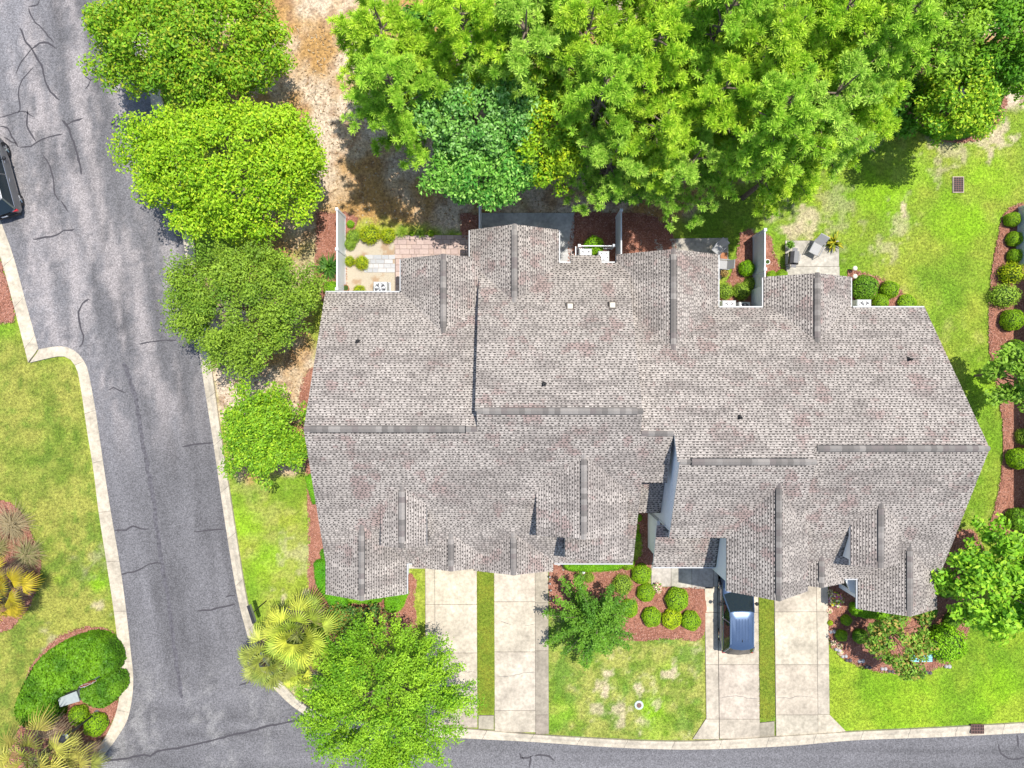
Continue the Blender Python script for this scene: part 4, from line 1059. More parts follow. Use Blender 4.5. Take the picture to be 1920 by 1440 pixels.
# star-shaped small conifer in the front bed
def star_tree(label, px, py, seed):
    hc = 2.0; x, y_, _ = P(px, py, hc); r = np.random.default_rng(seed)
    t = thing('small_conifer', label, 'tree', (x, y_, 0))
    Ps = []; Ns = []; Cs = []; limbs = []
    for k in range(46):
        z0 = r.uniform(.6, 3.4); f = 1 - (z0 - .6) / 3.4
        Lb = (1.0 + 1.9 * f) * r.uniform(.75, 1.12); a = r.uniform(0, 2 * np.pi)
        dr = np.array([math.cos(a), math.sin(a), r.uniform(.05, .4)]); st = np.array([0, 0, z0]); limbs.append(tuple(st + dr * Lb * .9))
        n = int(150 * Lb)
        u = r.uniform(.12, 1, n); wd = .26 * (1 - u * .55)
        p = st + dr * (u * Lb)[:, None] + r.normal(size=(n, 3)) * wd[:, None] * np.array([.8, .8, .45]); p[:, 2] -= .15 * u ** 2 * Lb
        Ps.append(p); Ns.append(unit(np.array([0, 0, 1.]) + r.normal(size=(n, 3)) * .55))
        g = r.uniform(0, 1); c0 = np.array([.05, .125, .018]) * (1 - g) + np.array([.11, .215, .028]) * g
        Cs.append(c0 * r.uniform(.75, 1.3, n)[:, None])
    V, Fq, C = leafquads(np.concatenate(Ps), np.concatenate(Ns), .075, .036, np.concatenate(Cs), r)
    link('crown', npmesh('crown', V, [Fq], C), M['leaf'], t); link('trunk', trunk_mesh(3.6, .09, limbs[:20], seed), M['bark'], t)
star_tree('small star-shaped conifer with radiating branches in the front mulch bed', 1112, 1163, 21)

# pines of the wood behind the house
PTINT = [((.24, .46, .02), (.62, .80, .07)), ((.20, .42, .025), (.52, .76, .08)), ((.23, .46, .02), (.60, .80, .06)), ((.20, .42, .03), (.56, .78, .12))]
def pine_mesh(seed, Rr=2.9, h=12.5):
    pt = np.array(PTINT[seed % 4])
    r = np.random.default_rng(seed); Vs = []; Cs = []; limbs = []
    nb = 36
    tufts = []; tdir = []
    for k in range(nb):
        z0 = r.uniform(5.2, h - .6); f = (z0 - 5.2) / (h - 5.2)
        Lb = Rr * (1.08 - .72 * f ** 1.6) * r.uniform(.7, 1.12); a = r.uniform(0, 2 * np.pi)
        dr = np.array([math.cos(a), math.sin(a), r.uniform(.05, .45)]); st = np.array([0, 0, z0])
        limbs.append((st, st + dr * Lb))
        for j in range(18):
            u = r.uniform(.25, 1.02); side = np.array([-dr[1], dr[0], 0]) * r.normal() * .33 * Lb * .33
            tufts.append(st + dr * Lb * u + side + np.array([0, 0, r.uniform(-.05, .25)])); tdir.append(unit(dr * .6 + side * .4 + np.array([0, 0, .6])))
    tufts.append(np.array([0, 0, h])); tdir.append(np.array([0, 0, 1.]))
    T = np.array(tufts); D = np.array(tdir); n = 64
    m_ = len(T)
    d = unit(r.normal(size=(m_, n, 3)) * .85 + D[:, None, :] * .55 + np.array([0, 0, .2]))
    ln = r.uniform(.15, .34, (m_, n, 1))
    b_ = T[:, None, :] + d * .03; e = T[:, None, :] + d * ln
    s = unit(np.cross(d, np.array([0, 0, 1.]) + r.normal(size=(m_, n, 3)) * .5)) * .017
    V = np.stack([b_ - s * .6, b_ + s * .6, e + s * .7, e - s * .7], 2).reshape(-1, 3)
    w = r.uniform(0, 1, (m_, 1, 1)); c = pt[0] * (1 - w) + pt[1] * w
    c = c * r.uniform(.75, 1.3, (m_, n, 1)); c = np.repeat(c.reshape(-1, 3), 4, 0)
    crown_ = npmesh('crown', V, [np.arange(len(V)).reshape(-1, 4)], c)
    mb = MB()
    for k in range(5): mb.tube((0, 0, h * k / 5 - .1), (0, 0, h * (k + 1) / 5 - .1), .2 - .034 * k, .2 - .034 * (k + 1), 8, False)
    for a, e_ in limbs: mb.tube(a, e_, .05, .015, 5, False)
    return crown_, mb.mesh('trunk')
PINES = [pine_mesh(200 + k) for k in range(4)]
for cr, tk in PINES: cr.materials.append(M['needle']); tk.materials.append(M['bark'])
plist = [(712, 42, 1.0, 'pine with yellow-green tufts leaning over the tan clearing at the top'), (738, 168, .92, 'pine at the left edge of the wood beside the tan clearing'),
         (868, 46, 1.0, 'pine at the top edge left of the bare branches'), (985, 72, .98, 'pale tufted pine above the blue-green maple'), (1105, 52, 1.05, 'pine beside the dark gap at the top of the wood'),
         (1128, 178, .95, 'pine right of the yellow-green tree in the wood'), (1225, 96, 1.05, 'dense pine in the upper middle of the wood'), (1165, 262, .80, 'pine overhanging the shaded patio bed'),
         (1250, 215, .95, 'pine in the middle of the wood above the shaded lawn'), (1345, 60, 1.05, 'pine at the top edge with exposed pale branches'), (1352, 176, 1.0, 'pine in the heart of the wood'),
         (1322, 272, .84, 'low pine whose tufts reach down over the shaded lawn'), (1462, 92, 1.08, 'wide pine in the upper right of the wood'), (1448, 222, 1.02, 'pine just above the lit lawn edge'),
         (1560, 48, 1.05, 'pine at the top edge right of centre'), (1562, 182, 1.0, 'pine with drooping tufts over the right lawn'), (1528, 262, .82, 'pine tip reaching furthest over the sunny lawn'),
         (1668, 60, 1.0, 'pine beside the yellow-green tree at the upper right'), (1660, 160, .85, 'pine on the right flank of the wood'), (1440, -30, 1.0, 'pine cut off by the top edge right of the middle'),
         (1240, -30, 1.0, 'pine cut off by the top edge in the middle'), (1000, -40, 1.0, 'pine cut off by the top edge left of the middle'), (1640, -40, 1.0, 'pine cut off by the top edge on the right')]
for i, (px, py, s, lab) in enumerate(plist):
    cr, tk = PINES[i % 4]; x, y_, _ = P(px, py, 9.5)
    t = thing('pine_tree', lab, 'pine', (x, y_, 0), random.uniform(0, 6.28), 'pines of the wood behind the house', (s, s, s * random.uniform(.86, 1.0)))
    link('crown', cr, None, t); link('trunk', tk, None, t)
FB = 'broadleaf trees in the wood'
tree('maple_tree', 'blue-green maple at the wood edge above the rear patio', 895, 225, 6.2, 128, 78, 2.2, 8.5, [(.07, .19, .05), (.17, .31, .085)], 31, 150, 22000, .105, group=FB, tip=(.24, .38, .20))
tree('maple_tree', 'lower blue-green maple limb cluster touching the white fence post', 905, 318, 5.2, 118, 66, 1.5, 7, [(.055, .18, .035), (.14, .29, .06)], 32, 120, 16000, .105, group=FB, tip=(.26, .42, .14))
tree('broadleaf_tree', 'bright yellow-green tree beside the maple in the wood', 1030, 255, 5.6, 72, 98, 2.0, 8, [(.10, .22, .012), (.24, .33, .02)], 33, 110, 14000, .10, group=FB, tip=(.34, .38, .02))
tree('broadleaf_tree', 'yellow-green tree drooping over the round woodland hedge', 1790, 180, 5.0, 72, 84, 1.9, 7, [(.075, .19, .012), (.20, .31, .02)], 34, 100, 12000, .10, group=FB, tip=(.34, .40, .04))
tree('broadleaf_tree', 'dark green tree in the top right corner', 1895, 60, 6.0, 105, 92, 2.2, 8.5, [(.055, .16, .012), (.13, .25, .02)], 35, 110, 14000, .10, group=FB)
tree('broadleaf_tree', 'mid-green tree between the pines and the top right corner', 1765, 50, 6.5, 95, 90, 2.2, 9, [(.10, .20, .018), (.19, .30, .03)], 36, 110, 14000, .10, group=FB)
tree('broadleaf_tree', 'dark understory tree below the pines in the middle of the wood', 1255, 165, 4.5, 190, 110, 1.6, 6.5, [(.06, .16, .014), (.12, .24, .02)], 37, 110, 8500, .16, group=FB)
tree('broadleaf_tree', 'dark understory tree below the pines on the right of the wood', 1520, 130, 4.5, 190, 110, 1.6, 6.5, [(.06, .16, .014), (.12, .24, .02)], 38, 110, 8500, .16, group=FB)
tree('broadleaf_tree', 'dark understory tree behind the maples on the left of the wood', 860, 95, 4.5, 150, 100, 1.6, 6.5, [(.04, .12, .012), (.09, .19, .02)], 39, 100, 7500, .16, group=FB)
tree('broadleaf_tree', 'shaded green bushy tree at the rear patio end of the wood', 1190, 330, 3.2, 85, 36, 1.2, 4.6, [(.045, .14, .015), (.10, .21, .03)], 40, 70, 6000, .14, group=FB)
tree('broadleaf_tree', 'shaded bushy tree left of the woodland hedge', 1655, 190, 3.2, 90, 60, 1.2, 4.6, [(.045, .14, .015), (.10, .22, .025)], 41, 70, 6000, .14, group=FB)

tree('broadleaf_tree', 'green tree at the right edge above the curved woodland hedge', 1902, 128, 4.6, 62, 48, 1.5, 6, [(.07, .18, .014), (.16, .29, .02)], 42, 80, 9000, .10, group=FB)
# clipped shrubs
def ball_mesh(seed, pal, n=3400, L=.058, open_=0.0):
    r = np.random.default_rng(seed); d = unit(r.normal(size=(n, 3))); d = d[d[:, 2] > -.55]; n = len(d)
    bump = 1 + .045 * np.sin(d[:, 0] * 7 + seed) + .045 * np.sin(d[:, 1] * 6 + seed * 2) + .05 * (fbm(d[:, 0] * 2 + 5, d[:, 1] * 2, .8, seed % 40) - .5) + open_ * r.normal(size=n)
    p = d * (bump * r.uniform(.93, 1.03, n))[:, None]
    nr = unit(d + r.normal(size=(n, 3)) * .45)
    pal = np.array(pal); w = np.clip(fbm(d[:, 0] * 3, d[:, 1] * 3, 1.0, seed % 50) * 1.6 - .3, 0, 1)
    c = (pal[0] * (1 - w[:, None]) + pal[1] * w[:, None]) * r.uniform(.75, 1.3, n)[:, None]
    V, Fq, C = leafquads(p, nr, L, L * .55, c, r); V[:, 2] = (V[:, 2] + .62)
    return npmesh('foliage', V, [Fq], C)
core_me = MB().lathe([(.5, 0), (.82, .25), (.90, .62), (.78, 1.05), (.45, 1.38), (.05, 1.5)], n=14).mesh('core', True); core_me.materials.append(M['core'])
BALL = {'mid': [ball_mesh(300 + k, [(.14, .25, .012), (.23, .35, .018)], 3600, .058) for k in range(2)], 'lime': [ball_mesh(310, [(.25, .33, .010), (.36, .42, .015)])],
        'dark': [ball_mesh(320, [(.08, .18, .015), (.15, .27, .025)])], 'bright': [ball_mesh(330, [(.13, .28, .010), (.21, .37, .015)], 3400, .062, .05)],
        'loose': [ball_mesh(340, [(.14, .22, .03), (.25, .34, .06)], 2600, .075, .13)], 'yellow': [ball_mesh(350, [(.20, .28, .01), (.36, .36, .02)], 2200, .085, .16)]}
for k in BALL.values():
    for me in k: me.materials.append(M['leaf'])
def shrub(label, px, py, rpx, kind='mid', zr=.62, group=None, ry=None, name='round_shrub'):
    z = rpx / 32 * zr; s = (H - z) / F; x, y_, _ = P(px, py, z)
    t = thing(name, label, 'shrub', (x, y_, 0), random.uniform(0, 6.28) if ry is None else 0, group, (rpx * s, (ry or rpx) * s, rpx * s * zr * 1.25))
    link('foliage', random.choice(BALL[kind]), None, t); link('core', core_me, None, t)
    return t
FRB = 'clipped shrubs in the front bed'
shrub('round clipped shrub below the entry walk corner', 1203, 1077, 18.5, 'mid', group=FRB)
shrub('round clipped shrub right of the small conifer, second below the entry walk', 1211.5, 1112, 17, 'mid', group=FRB)
shrub('largest round clipped shrub in the front bed', 1270, 1125, 22, 'mid', group=FRB)
shrub('round clipped shrub leftmost of the bottom row of three', 1222, 1157, 18.5, 'mid', group=FRB)
shrub('yellowish round clipped shrub in the middle of the bottom row', 1260, 1161, 18.5, 'lime', group=FRB)
shrub('round clipped shrub at the right end of the bottom row', 1295.5, 1164, 18.5, 'mid', group=FRB)
shrub('small leafy shrub half hidden by the conifer top', 1167, 1096, 17, 'loose', group=FRB)
shrub('green shrub behind the right branches of the conifer', 1180, 1142, 17, 'mid', group=FRB)
shrub('clipped shrub tucked at the hedge end by the roof corner', 1178, 1056, 13, 'mid', group=FRB)
shrub('tiny shrub at the downspout beside the tall light wall', 1197, 971, 7, 'bright', group=FRB)
shrub('second tiny shrub in the narrow bed beside the tall wall', 1192, 1005, 9, 'bright', group=FRB)
shrub('tiny leafy plant above the conifer', 1104, 1083, 9, 'loose', group=FRB)
RS = 'clipped shrubs along the right mulch strip'
shrub('topmost round shrub in the right mulch strip', 1900, 411, 14, 'mid', .8, RS); shrub('second shrub from the top in the right mulch strip', 1903, 448, 14, 'mid', .8, RS)
shrub('third shrub from the top in the right mulch strip', 1905, 480, 14, 'mid', .8, RS); shrub('yellow-tipped tall shrub in the right mulch strip', 1898, 512, 19, 'yellow', .9, RS)
shrub('shrub with a bare twiggy centre in the right mulch strip', 1886, 554, 25, 'loose', .55, RS, ry=20); shrub('shrub with a deep shadow below the twiggy one', 1900, 600, 20, 'mid', .8, RS)
shrub('dark shrub behind the young tree on the right', 1907, 655, 18, 'dark', .8, RS); shrub('glossy dark shrub beside the right roof point', 1911, 860, 20, 'mid', .8, RS)
shrub('dark green shrub above the glossy tree at the right edge', 1913, 974, 22, 'dark', .8, RS); shrub('shrub cut off by the right edge between two dark shrubs', 1922, 818, 14, 'loose', .8, RS)
PB = 'shrubs behind the building'
shrub('vivid green ball shrub left of the tall grey fence', 1401, 503, 14.5, 'bright', .85, PB); shrub('loose shrub beside the roof valley left of the grey fence', 1361, 546, 14, 'loose', .7, PB)
shrub('loose shrub in the middle below the vivid ball shrub', 1391, 546, 15, 'loose', .7, PB); shrub('small shrub against the foot of the grey fence', 1407, 532, 11, 'loose', .7, PB)
shrub('large leafy dark shrub beside the rear right air conditioner', 1623, 539, 24, 'dark', .7, PB); shrub('round shrub right of the large leafy one at the rear corner', 1669, 543, 17, 'mid', .75, PB)
shrub('round shrub just above the rear right eave', 1652, 566, 15, 'mid', .7, PB); shrub('low shrub at the right end of the rear corner bed', 1701, 568, 17, 'mid', .5, PB)
shrub('low shrub peeping out left of the rear right patio', 1447, 516, 9, 'mid', .6, PB); shrub('low shrub peeping over the rear right gable edge', 1466, 516, 11, 'mid', .6, PB)
shrub('shaded bush growing behind the white railing', 1114, 461, 18, 'bright', .7, PB, name='bushy_shrub')
shrub('lime bush at the left fence foot above the roof edge', 621, 541, 14, 'bright', .6, PB)
IS = 'clipped shrubs on the street corner island'
shrub('small clipped shrub left of the lamp post', 146, 1342, 18, 'mid', .75, IS); shrub('small clipped shrub right of the lamp post', 178, 1359, 21, 'mid', .75, IS)
RF = 'shrubs in the right front bed'
shrub('small round shrub with dark centre in the right front bed', 1578, 1192, 11, 'mid', .7, RF); shrub('shaded round shrub right of the small round one in the right front bed', 1614, 1194, 14, 'dark', .7, RF)
shrub('broad bright shrub at the right end of the right front bed', 1776, 1208, 34, 'bright', .62, RF); shrub('round lime shrub under the young crape tree', 1664, 1170, 16, 'bright', .7, RF)
shrub('leafy perennial with a yellow flower in the right front bed', 1587, 1163, 10, 'mid', .7, RF); shrub('tiny lime plant at the driveway edge of the right front bed', 1557, 1168, 5, 'lime', .7, RF)
shrub('low green shrub at the right front gable wall', 1775, 1105, 16, 'dark', .6, RF)
shrub('dark shrub in the shade between gable and glossy tree', 1786, 1165, 15, 'dark', .6, RF)
PA = 'plants round the paved rear courtyard'
for lab, px, py, r_, k in (('lime bush in the middle of the courtyard planting row', 694, 439, 17, 'yellow'), ('second lime bush at the right of the courtyard row', 727, 442, 13, 'yellow'), ('green bush at the left of the courtyard row', 662, 443, 12, 'loose'),
                           ('yellow-green bush beside the white stones', 678, 492, 12, 'yellow'), ('yellow plant low along the courtyard fence', 656, 490, 9, 'yellow'), ('bright bush below the fence corner of the courtyard', 656, 458, 10, 'loose'),
                           ('small yellow bush at the courtyard eave', 673, 545, 10, 'yellow'), ('small dark plant beside the second grass tuft', 772, 438, 5, 'mid'), ('small shaded plant at the end of the pavers', 808, 438, 6, 'mid'), ('tiny plant in the fence corner mulch', 657, 420, 7, 'bright')):
    shrub(lab, px, py, r_, k, .7, PA)

# hedges: clipped, polygon footprint
def hedge(label, pts, h, pal, dens_=900, seed=1, L=.04, name='clipped_hedge', group=None, rough=.05):
    w = [P(a, b_, h)[:2] for a, b_ in dens(pts + [pts[0]], 8)[:-1]]; r = np.random.default_rng(seed)
    cx_ = sum(p[0] for p in w) / len(w); cy_ = sum(p[1] for p in w) / len(w)
    t = thing(name, label, 'hedge', (cx_, cy_, 0), group=group)
    w = [(a - cx_, b_ - cy_) for a, b_ in w]
    x0 = min(p[0] for p in w); x1 = max(p[0] for p in w); y0 = min(p[1] for p in w); y1 = max(p[1] for p in w)
    n = int((x1 - x0) * (y1 - y0) * dens_ * 1.3) + 50; q = np.stack([rng.uniform(x0, x1, n), rng.uniform(y0, y1, n)], 1)
    sd = poly_sd(q[:, 0], q[:, 1], w); q = q[sd < 0]; sd = sd[sd < 0]
    z = h - .16 * np.exp(-(-sd / .10)) + (fbm(q[:, 0], q[:, 1], .35, seed) - .5) * rough * 2.2 + r.normal(size=len(q)) * rough * .35
    p1 = np.stack([q[:, 0], q[:, 1], z], 1); n1 = unit(np.array([0, 0, 1.]) + r.normal(size=p1.shape) * .45)
    pw = np.array(w + [w[0]]); d = np.r_[0, np.cumsum(np.hypot(*np.diff(pw, axis=0).T))]
    m_ = int(d[-1] * h * dens_ * .8); u = r.uniform(0, d[-1], m_)
    sx = np.interp(u, d, pw[:, 0]); sy = np.interp(u, d, pw[:, 1])
    p2 = np.stack([sx + r.normal(size=m_) * .03, sy + r.normal(size=m_) * .03, r.uniform(.05, h - .05, m_)], 1)
    n2 = unit(np.stack([sx, sy, np.full(m_, .5)], 1) + r.normal(size=p2.shape) * .5)
    p = np.concatenate([p1, p2]); nn = np.concatenate([n1, n2])
    pal = np.array(pal); ww = np.clip(fbm(p[:, 0], p[:, 1], .9, seed + 5) * 2.2 - .6, 0, 1)
    c = (pal[0] * (1 - ww[:, None]) + pal[1] * ww[:, None]) * r.uniform(.7, 1.35, len(p))[:, None]
    V, Fq, C = leafquads(p, nn, L, L * .55, c, r)
    link('foliage', npmesh('foliage', V, [Fq], C), M['leaf'], t)
    inner = [(a * .95, b_ * .95) for a, b_ in w]
    link('core', MB().prism(inner, 0, h - .12).mesh('core'), M['core'], t)
    return t
HG = [(.045, .115, .008), (.115, .225, .013)]
hedge('large kidney-shaped clipped hedge on the street corner island', [(155, 1194), (181, 1196), (203, 1210), (215, 1235), (213, 1257), (201, 1267), (171, 1279), (140, 1291), (112, 1305), (102, 1322), (104, 1345), (91, 1358), (44, 1362), (28, 1343), (30, 1315), (50, 1271), (75, 1235), (111, 1210)], 1.1, HG, 620, 401, .085, rough=.13)
hedge('smaller clipped hedge beside the stop sign on the corner island', [(203, 1267), (220, 1269), (225, 1291), (211, 1311), (193, 1327), (165, 1322), (150, 1308), (150, 1294), (178, 1284)], 1.0, [(.045, .115, .010), (.11, .21, .016)], 620, 402, .085, rough=.12)
hedge('dark green hedge along the left side of the front left gable', [(588, 1057), (612, 1053), (625, 1080), (640, 1100), (652, 1145), (630, 1150), (606, 1118), (592, 1095)], .9, [(.05, .18, .010), (.11, .27, .015)], 1500, 403, .04, group='hedges round the front left gable')
hedge('low hedge under the front rake of the front left gable', [(648, 1108), (714, 1108), (712, 1129), (680, 1132), (652, 1128)], .8, [(.08, .20, .010), (.14, .28, .015)], 1500, 404, .04, group='hedges round the front left gable')
hedge('square clipped hedge at the right front corner of the left gable', [(722, 1112), (760, 1108), (756, 1130), (748, 1146), (724, 1146)], .85, [(.09, .22, .010), (.16, .30, .015)], 1500, 405, .04, group='hedges round the front left gable')
hedge('straight clipped hedge below the front eave beside the garage', [(1064, 1046), (1163, 1046), (1163, 1068), (1066, 1070)], .75, [(.09, .22, .010), (.15, .29, .015)], 1500, 406, .04)
hedge('narrow hedge along the upper left side wall', [(572, 895), (590, 895), (598, 940), (586, 945)], .8, [(.06, .17, .010), (.12, .26, .015)], 1500, 407, .04)
hedge('narrow hedge strip beside the lower left side wall', [(600, 1035), (612, 1033), (614, 1052), (604, 1054)], .7, [(.06, .17, .010), (.12, .26, .015)], 1300, 408, .04)
hedge('low hedge below the rake of the right front gable', [(1603, 1136), (1640, 1138), (1700, 1148), (1697, 1162), (1620, 1158), (1600, 1150)], .6, [(.09, .22, .010), (.16, .30, .015)], 1500, 409, .04)
hedge('dark hedge in the shade along the right front gable', [(1722, 1146), (1756, 1136), (1756, 1158), (1730, 1166)], .6, [(.05, .15, .010), (.10, .22, .015)], 1300, 410, .04)
hedge('curved dark hedge around the white panel in the woodland bed', [(1722, 225), (1738, 232), (1770, 247), (1810, 250), (1845, 240), (1870, 212), (1885, 175), (1892, 150), (1870, 150), (1858, 190), (1830, 208), (1780, 215), (1740, 205)], 1.0, [(.06, .18, .012), (.12, .27, .02)], 1300, 411, .05)

# palms, sago, tufts
def fan_palm(label, px, py, h, seed, nf=18, Rf=1.25, pal=((.19, .27, .03), (.40, .40, .05)), name='fan_palm', cat='palm', group=None, thatch=True):
    x, y_, _ = P(px, py, h); r = np.random.default_rng(seed); rr = random.Random(seed)
    t = thing(name, label, cat, (x, y_, 0), group=group)
    pal = np.array(pal); Vt = []; Ct = []; stems = MB()
    def fan(a, el, ln, c, droop):
        d = np.array([math.cos(a) * math.cos(el), math.sin(a) * math.cos(el), math.sin(el)])
        base = np.array([0, 0, h]); tip = base + d * ln; stems.tube(tuple(base), tuple(tip), .022, .014, 4, False)
        side = np.array([-math.sin(a), math.cos(a), 0]); upv = np.cross(d, side) * -1
        nb = 17
        for k in range(nb):
            th = (k / (nb - 1) - .5) * R(165)
            bd = d * math.cos(th) + side * math.sin(th) + upv * (.12 - .25 * abs(th))
            bd /= np.linalg.norm(bd); L = Rf * r.uniform(.50, .62) * (1 - .15 * abs(th))
            w = np.cross(bd, upv); w /= np.linalg.norm(w) + 1e-9; w *= .034
            m1 = tip + bd * L * .6; e = tip + bd * L - np.array([0, 0, droop * r.uniform(.5, 1.3) * L])
            cc = c * r.uniform(.7, 1.35)
            Vt.extend([tip - w * .4, tip + w * .4, m1 + w, m1 - w, m1 - w, m1 + w, e + w * .15, e - w * .15]); Ct.extend([cc] * 8)
    for k in range(nf):
        a = k * 2.399 + r.uniform(-.2, .2); f = k / nf
        el = R(70) - f * R(95); g = r.uniform(0, 1)
        fan(a, el, Rf * (.35 + .55 * f), (pal[0] * (1 - g) + pal[1] * g) * r.uniform(.8, 1.7), .15 + .35 * f)
    if thatch:
        for k in range(9): fan(r.uniform(0, 6.28), R(-38), Rf * .55, np.array([.27, .19, .12]), .5)
    V = np.array(Vt); link('fronds', npmesh('fronds', V, [np.arange(len(V)).reshape(-1, 4)], np.array(Ct)), M['leaf'], t)
    link('frond_stems', stems.mesh('frond_stems'), plain('palm_stem', (.22, .24, .07), .7), t)
    tr = MB(); 
    for k in range(8): tr.lathe([(.15 + .02 * (k % 2), 0), (.19, (h / 8) * .5), (.15, h / 8 + .02)], (0, 0, h * k / 8 - .05), 10)
    link('trunk', tr.mesh('trunk'), M['bark'], t)
PG = 'fan palms at the street corner'
fan_palm('largest yellow-green fan palm at the street corner beside the front left gable', 558, 1190, 3.2, 501, 26, 1.75, group=PG)
fan_palm('fan palm leaning over the road kerb left of the largest one', 506, 1232, 2.6, 502, 22, 1.6, ((.17, .23, .04), (.30, .32, .06)), group=PG)
fan_palm('low fan palm below the largest one with fronds over the curved kerb', 560, 1250, 1.8, 503, 13, 1.15, group=PG)
fan_palm('fan palm in the bottom left corner with long blond fronds', 62, 1428, 3.0, 504, 24, 2.1, ((.22, .24, .04), (.38, .33, .07)), group='fan palms on the corner island')
fan_palm('second fan palm cut off by the bottom edge on the corner island', 128, 1432, 2.2, 505, 16, 1.5, ((.20, .22, .04), (.34, .29, .07)), group='fan palms on the corner island')
fan_palm('orange-tinged fan palm cut off by the left edge with a round shadow', -6, 1108, 2.6, 506, 24, 1.5, ((.26, .22, .015), (.40, .30, .02)))
def blade_tuft(label, px, py, rpx, hgt, pal, seed, name, cat, nb=260, wd=.012, group=None, droop=.5, elr=(25, 85)):
    z = hgt * .5; x, y_, _ = P(px, py, z); r = np.random.default_rng(seed); Rm = rpx * (H - z) / F
    a = r.uniform(0, 6.283, nb); el = np.radians(r.uniform(*elr, nb)); L = Rm * r.uniform(.75, 1.15, nb) * (1.0)
    d = np.stack([np.cos(a) * np.cos(el), np.sin(a) * np.cos(el), np.sin(el) * hgt / Rm], 1)
    s = np.stack([-np.sin(a), np.cos(a), np.zeros(nb)], 1) * wd
    b_ = np.stack([r.normal(size=nb) * .05 * Rm, r.normal(size=nb) * .05 * Rm, np.zeros(nb)], 1)
    m1 = b_ + d * (L * .55)[:, None]; hor = np.stack([np.cos(a), np.sin(a), np.zeros(nb)], 1)
    e = m1 + d * (L * .2)[:, None] + hor * (L * .35 * (np.cos(el) + .35))[:, None] - np.array([0, 0, 1.]) * (droop * .25 * L)[:, None]
    V = np.stack([b_ - s, b_ + s, m1 + s, m1 - s, m1 - s, m1 + s, e + s * .2, e - s * .2], 1).reshape(-1, 3)
    pal = np.array(pal); w = r.uniform(0, 1, (nb, 1)); c = pal[0] * (1 - w) + pal[1] * w
    t = thing(name, label, cat, (x, y_, .03), group=group)
    link('blades', npmesh('blades', V, [np.arange(len(V)).reshape(-1, 4)], np.repeat(c, 8, 0)), M['leaf'], t)
    link('root_crown', MB().lathe([(Rm * .14, -.04), (Rm * .1, .1), (.01, .16)], n=8).mesh('root_crown'), M['core'], t)
OG = 'ornamental grasses in the west bed'
blade_tuft('straw-coloured ornamental grass at the top of the west bed', 20, 985, 42, .9, ((.30, .24, .12), (.42, .34, .20)), 521, 'ornamental_grass', 'grass clump', 420, .014, OG)
blade_tuft('green-based ornamental grass above the palm shadow', 48, 1040, 36, .8, ((.20, .22, .07), (.40, .32, .18)), 522, 'ornamental_grass', 'grass clump', 380, .014, OG)
blade_tuft('ornamental grass cut off by the left edge in the west bed', -8, 1030, 30, .8, ((.24, .24, .07), (.38, .32, .15)), 523, 'ornamental_grass', 'grass clump', 300, .014, OG)
blade_tuft('first bright grass tuft at the edge of the courtyard pavers', 753, 434, 15, .7, ((.20, .34, .02), (.32, .44, .05)), 524, 'grass_tuft', 'grass clump', 190, .012, 'tufts beside the pavers')
blade_tuft('second bright grass tuft right of the first along the pavers', 788, 436, 11, .5, ((.16, .30, .02), (.26, .38, .05)), 525, 'grass_tuft', 'grass clump', 150, .012, 'tufts beside the pavers')
blade_tuft('dark green sago palm beside the left fence', 615, 500, 25, 1.0, ((.04, .13, .012), (.10, .24, .02)), 526, 'sago_palm', 'palm', 150, .035, None, .6, (5, 75))
blade_tuft('yellow-edged broad-leaved plant at the corner of the rear right patio', 1568, 454, 18, .9, ((.10, .17, .012), (.55, .48, .02)), 527, 'variegated_yucca', 'plant', 46, .06, None, .3, (10, 75))

# ------------------------------------------------------------------ FENCES (white vinyl privacy panels)
board_me = MB().bbox(-.022, .022, -.072, .072, .08, 1.84, .01).mesh('board'); board_me.materials.append(M['white'])
def fence(label, x, y0, y1, h=1.93, slope=0.0):
    L = y1 - y0
    t = thing('privacy_fence', label, 'fence', (x, y0, 0), slope, 'white privacy fences')
    n = int(L / .15)
    for k in range(n):
        link('board', board_me, None, t, (0, .04 + (k + .5) * (L - .08) / n, 0))
    for z0, z1, nm in ((.05, .15, 'bottom_rail'), (1.80, 1.92, 'top_rail')):
        link(nm, MB().bbox(-.035, .035, .0, L, z0, z1, .01).mesh(nm), M['white'], t)
    npst = max(2, int(round(L / 2.1)) + 1)
    for k in range(npst):
        yy = k * L / (npst - 1)
        p = link('post', MB().box(-.06, .06, yy - .06, yy + .06, 0, h + .02).mesh('post'), M['white'], t)
        link('post_cap', MB().add([(-.085, yy - .085, h + .02), (.085, yy - .085, h + .02), (.085, yy + .085, h + .02), (-.085, yy + .085, h + .02), (-.085, yy - .085, h + .05), (.085, yy - .085, h + .05), (.085, yy + .085, h + .05), (-.085, yy + .085, h + .05), (0, yy, h + .11)],
             [(3, 2, 1, 0), (0, 1, 5, 4), (1, 2, 6, 5), (2, 3, 7, 6), (3, 0, 4, 7), (4, 5, 8), (5, 6, 8), (6, 7, 8), (7, 4, 8)]).mesh('post_cap'), M['white'], p)
    return t
fence('white fence left of the paved rear courtyard', -9.77, 5.3, 9.75)
fence('white fence seen edge-on between the pavers and the shaded rear patio', -1.82, 8.3, 10.3)
fence('blue-shaded white fence right of the shaded rear patio', 6.1, 7.0, 9.7)
fence('long grey-shaded fence between the two rear right patios', 14.12, 4.2, 8.6)
fence('fence cut off by the right edge beside the topmost strip shrubs', 29.45, 6.9, 10.3, slope=R(-4))
fence('short white fence panel half hidden in the woodland bed', 26.35, 15.9, 18.0, slope=R(4))

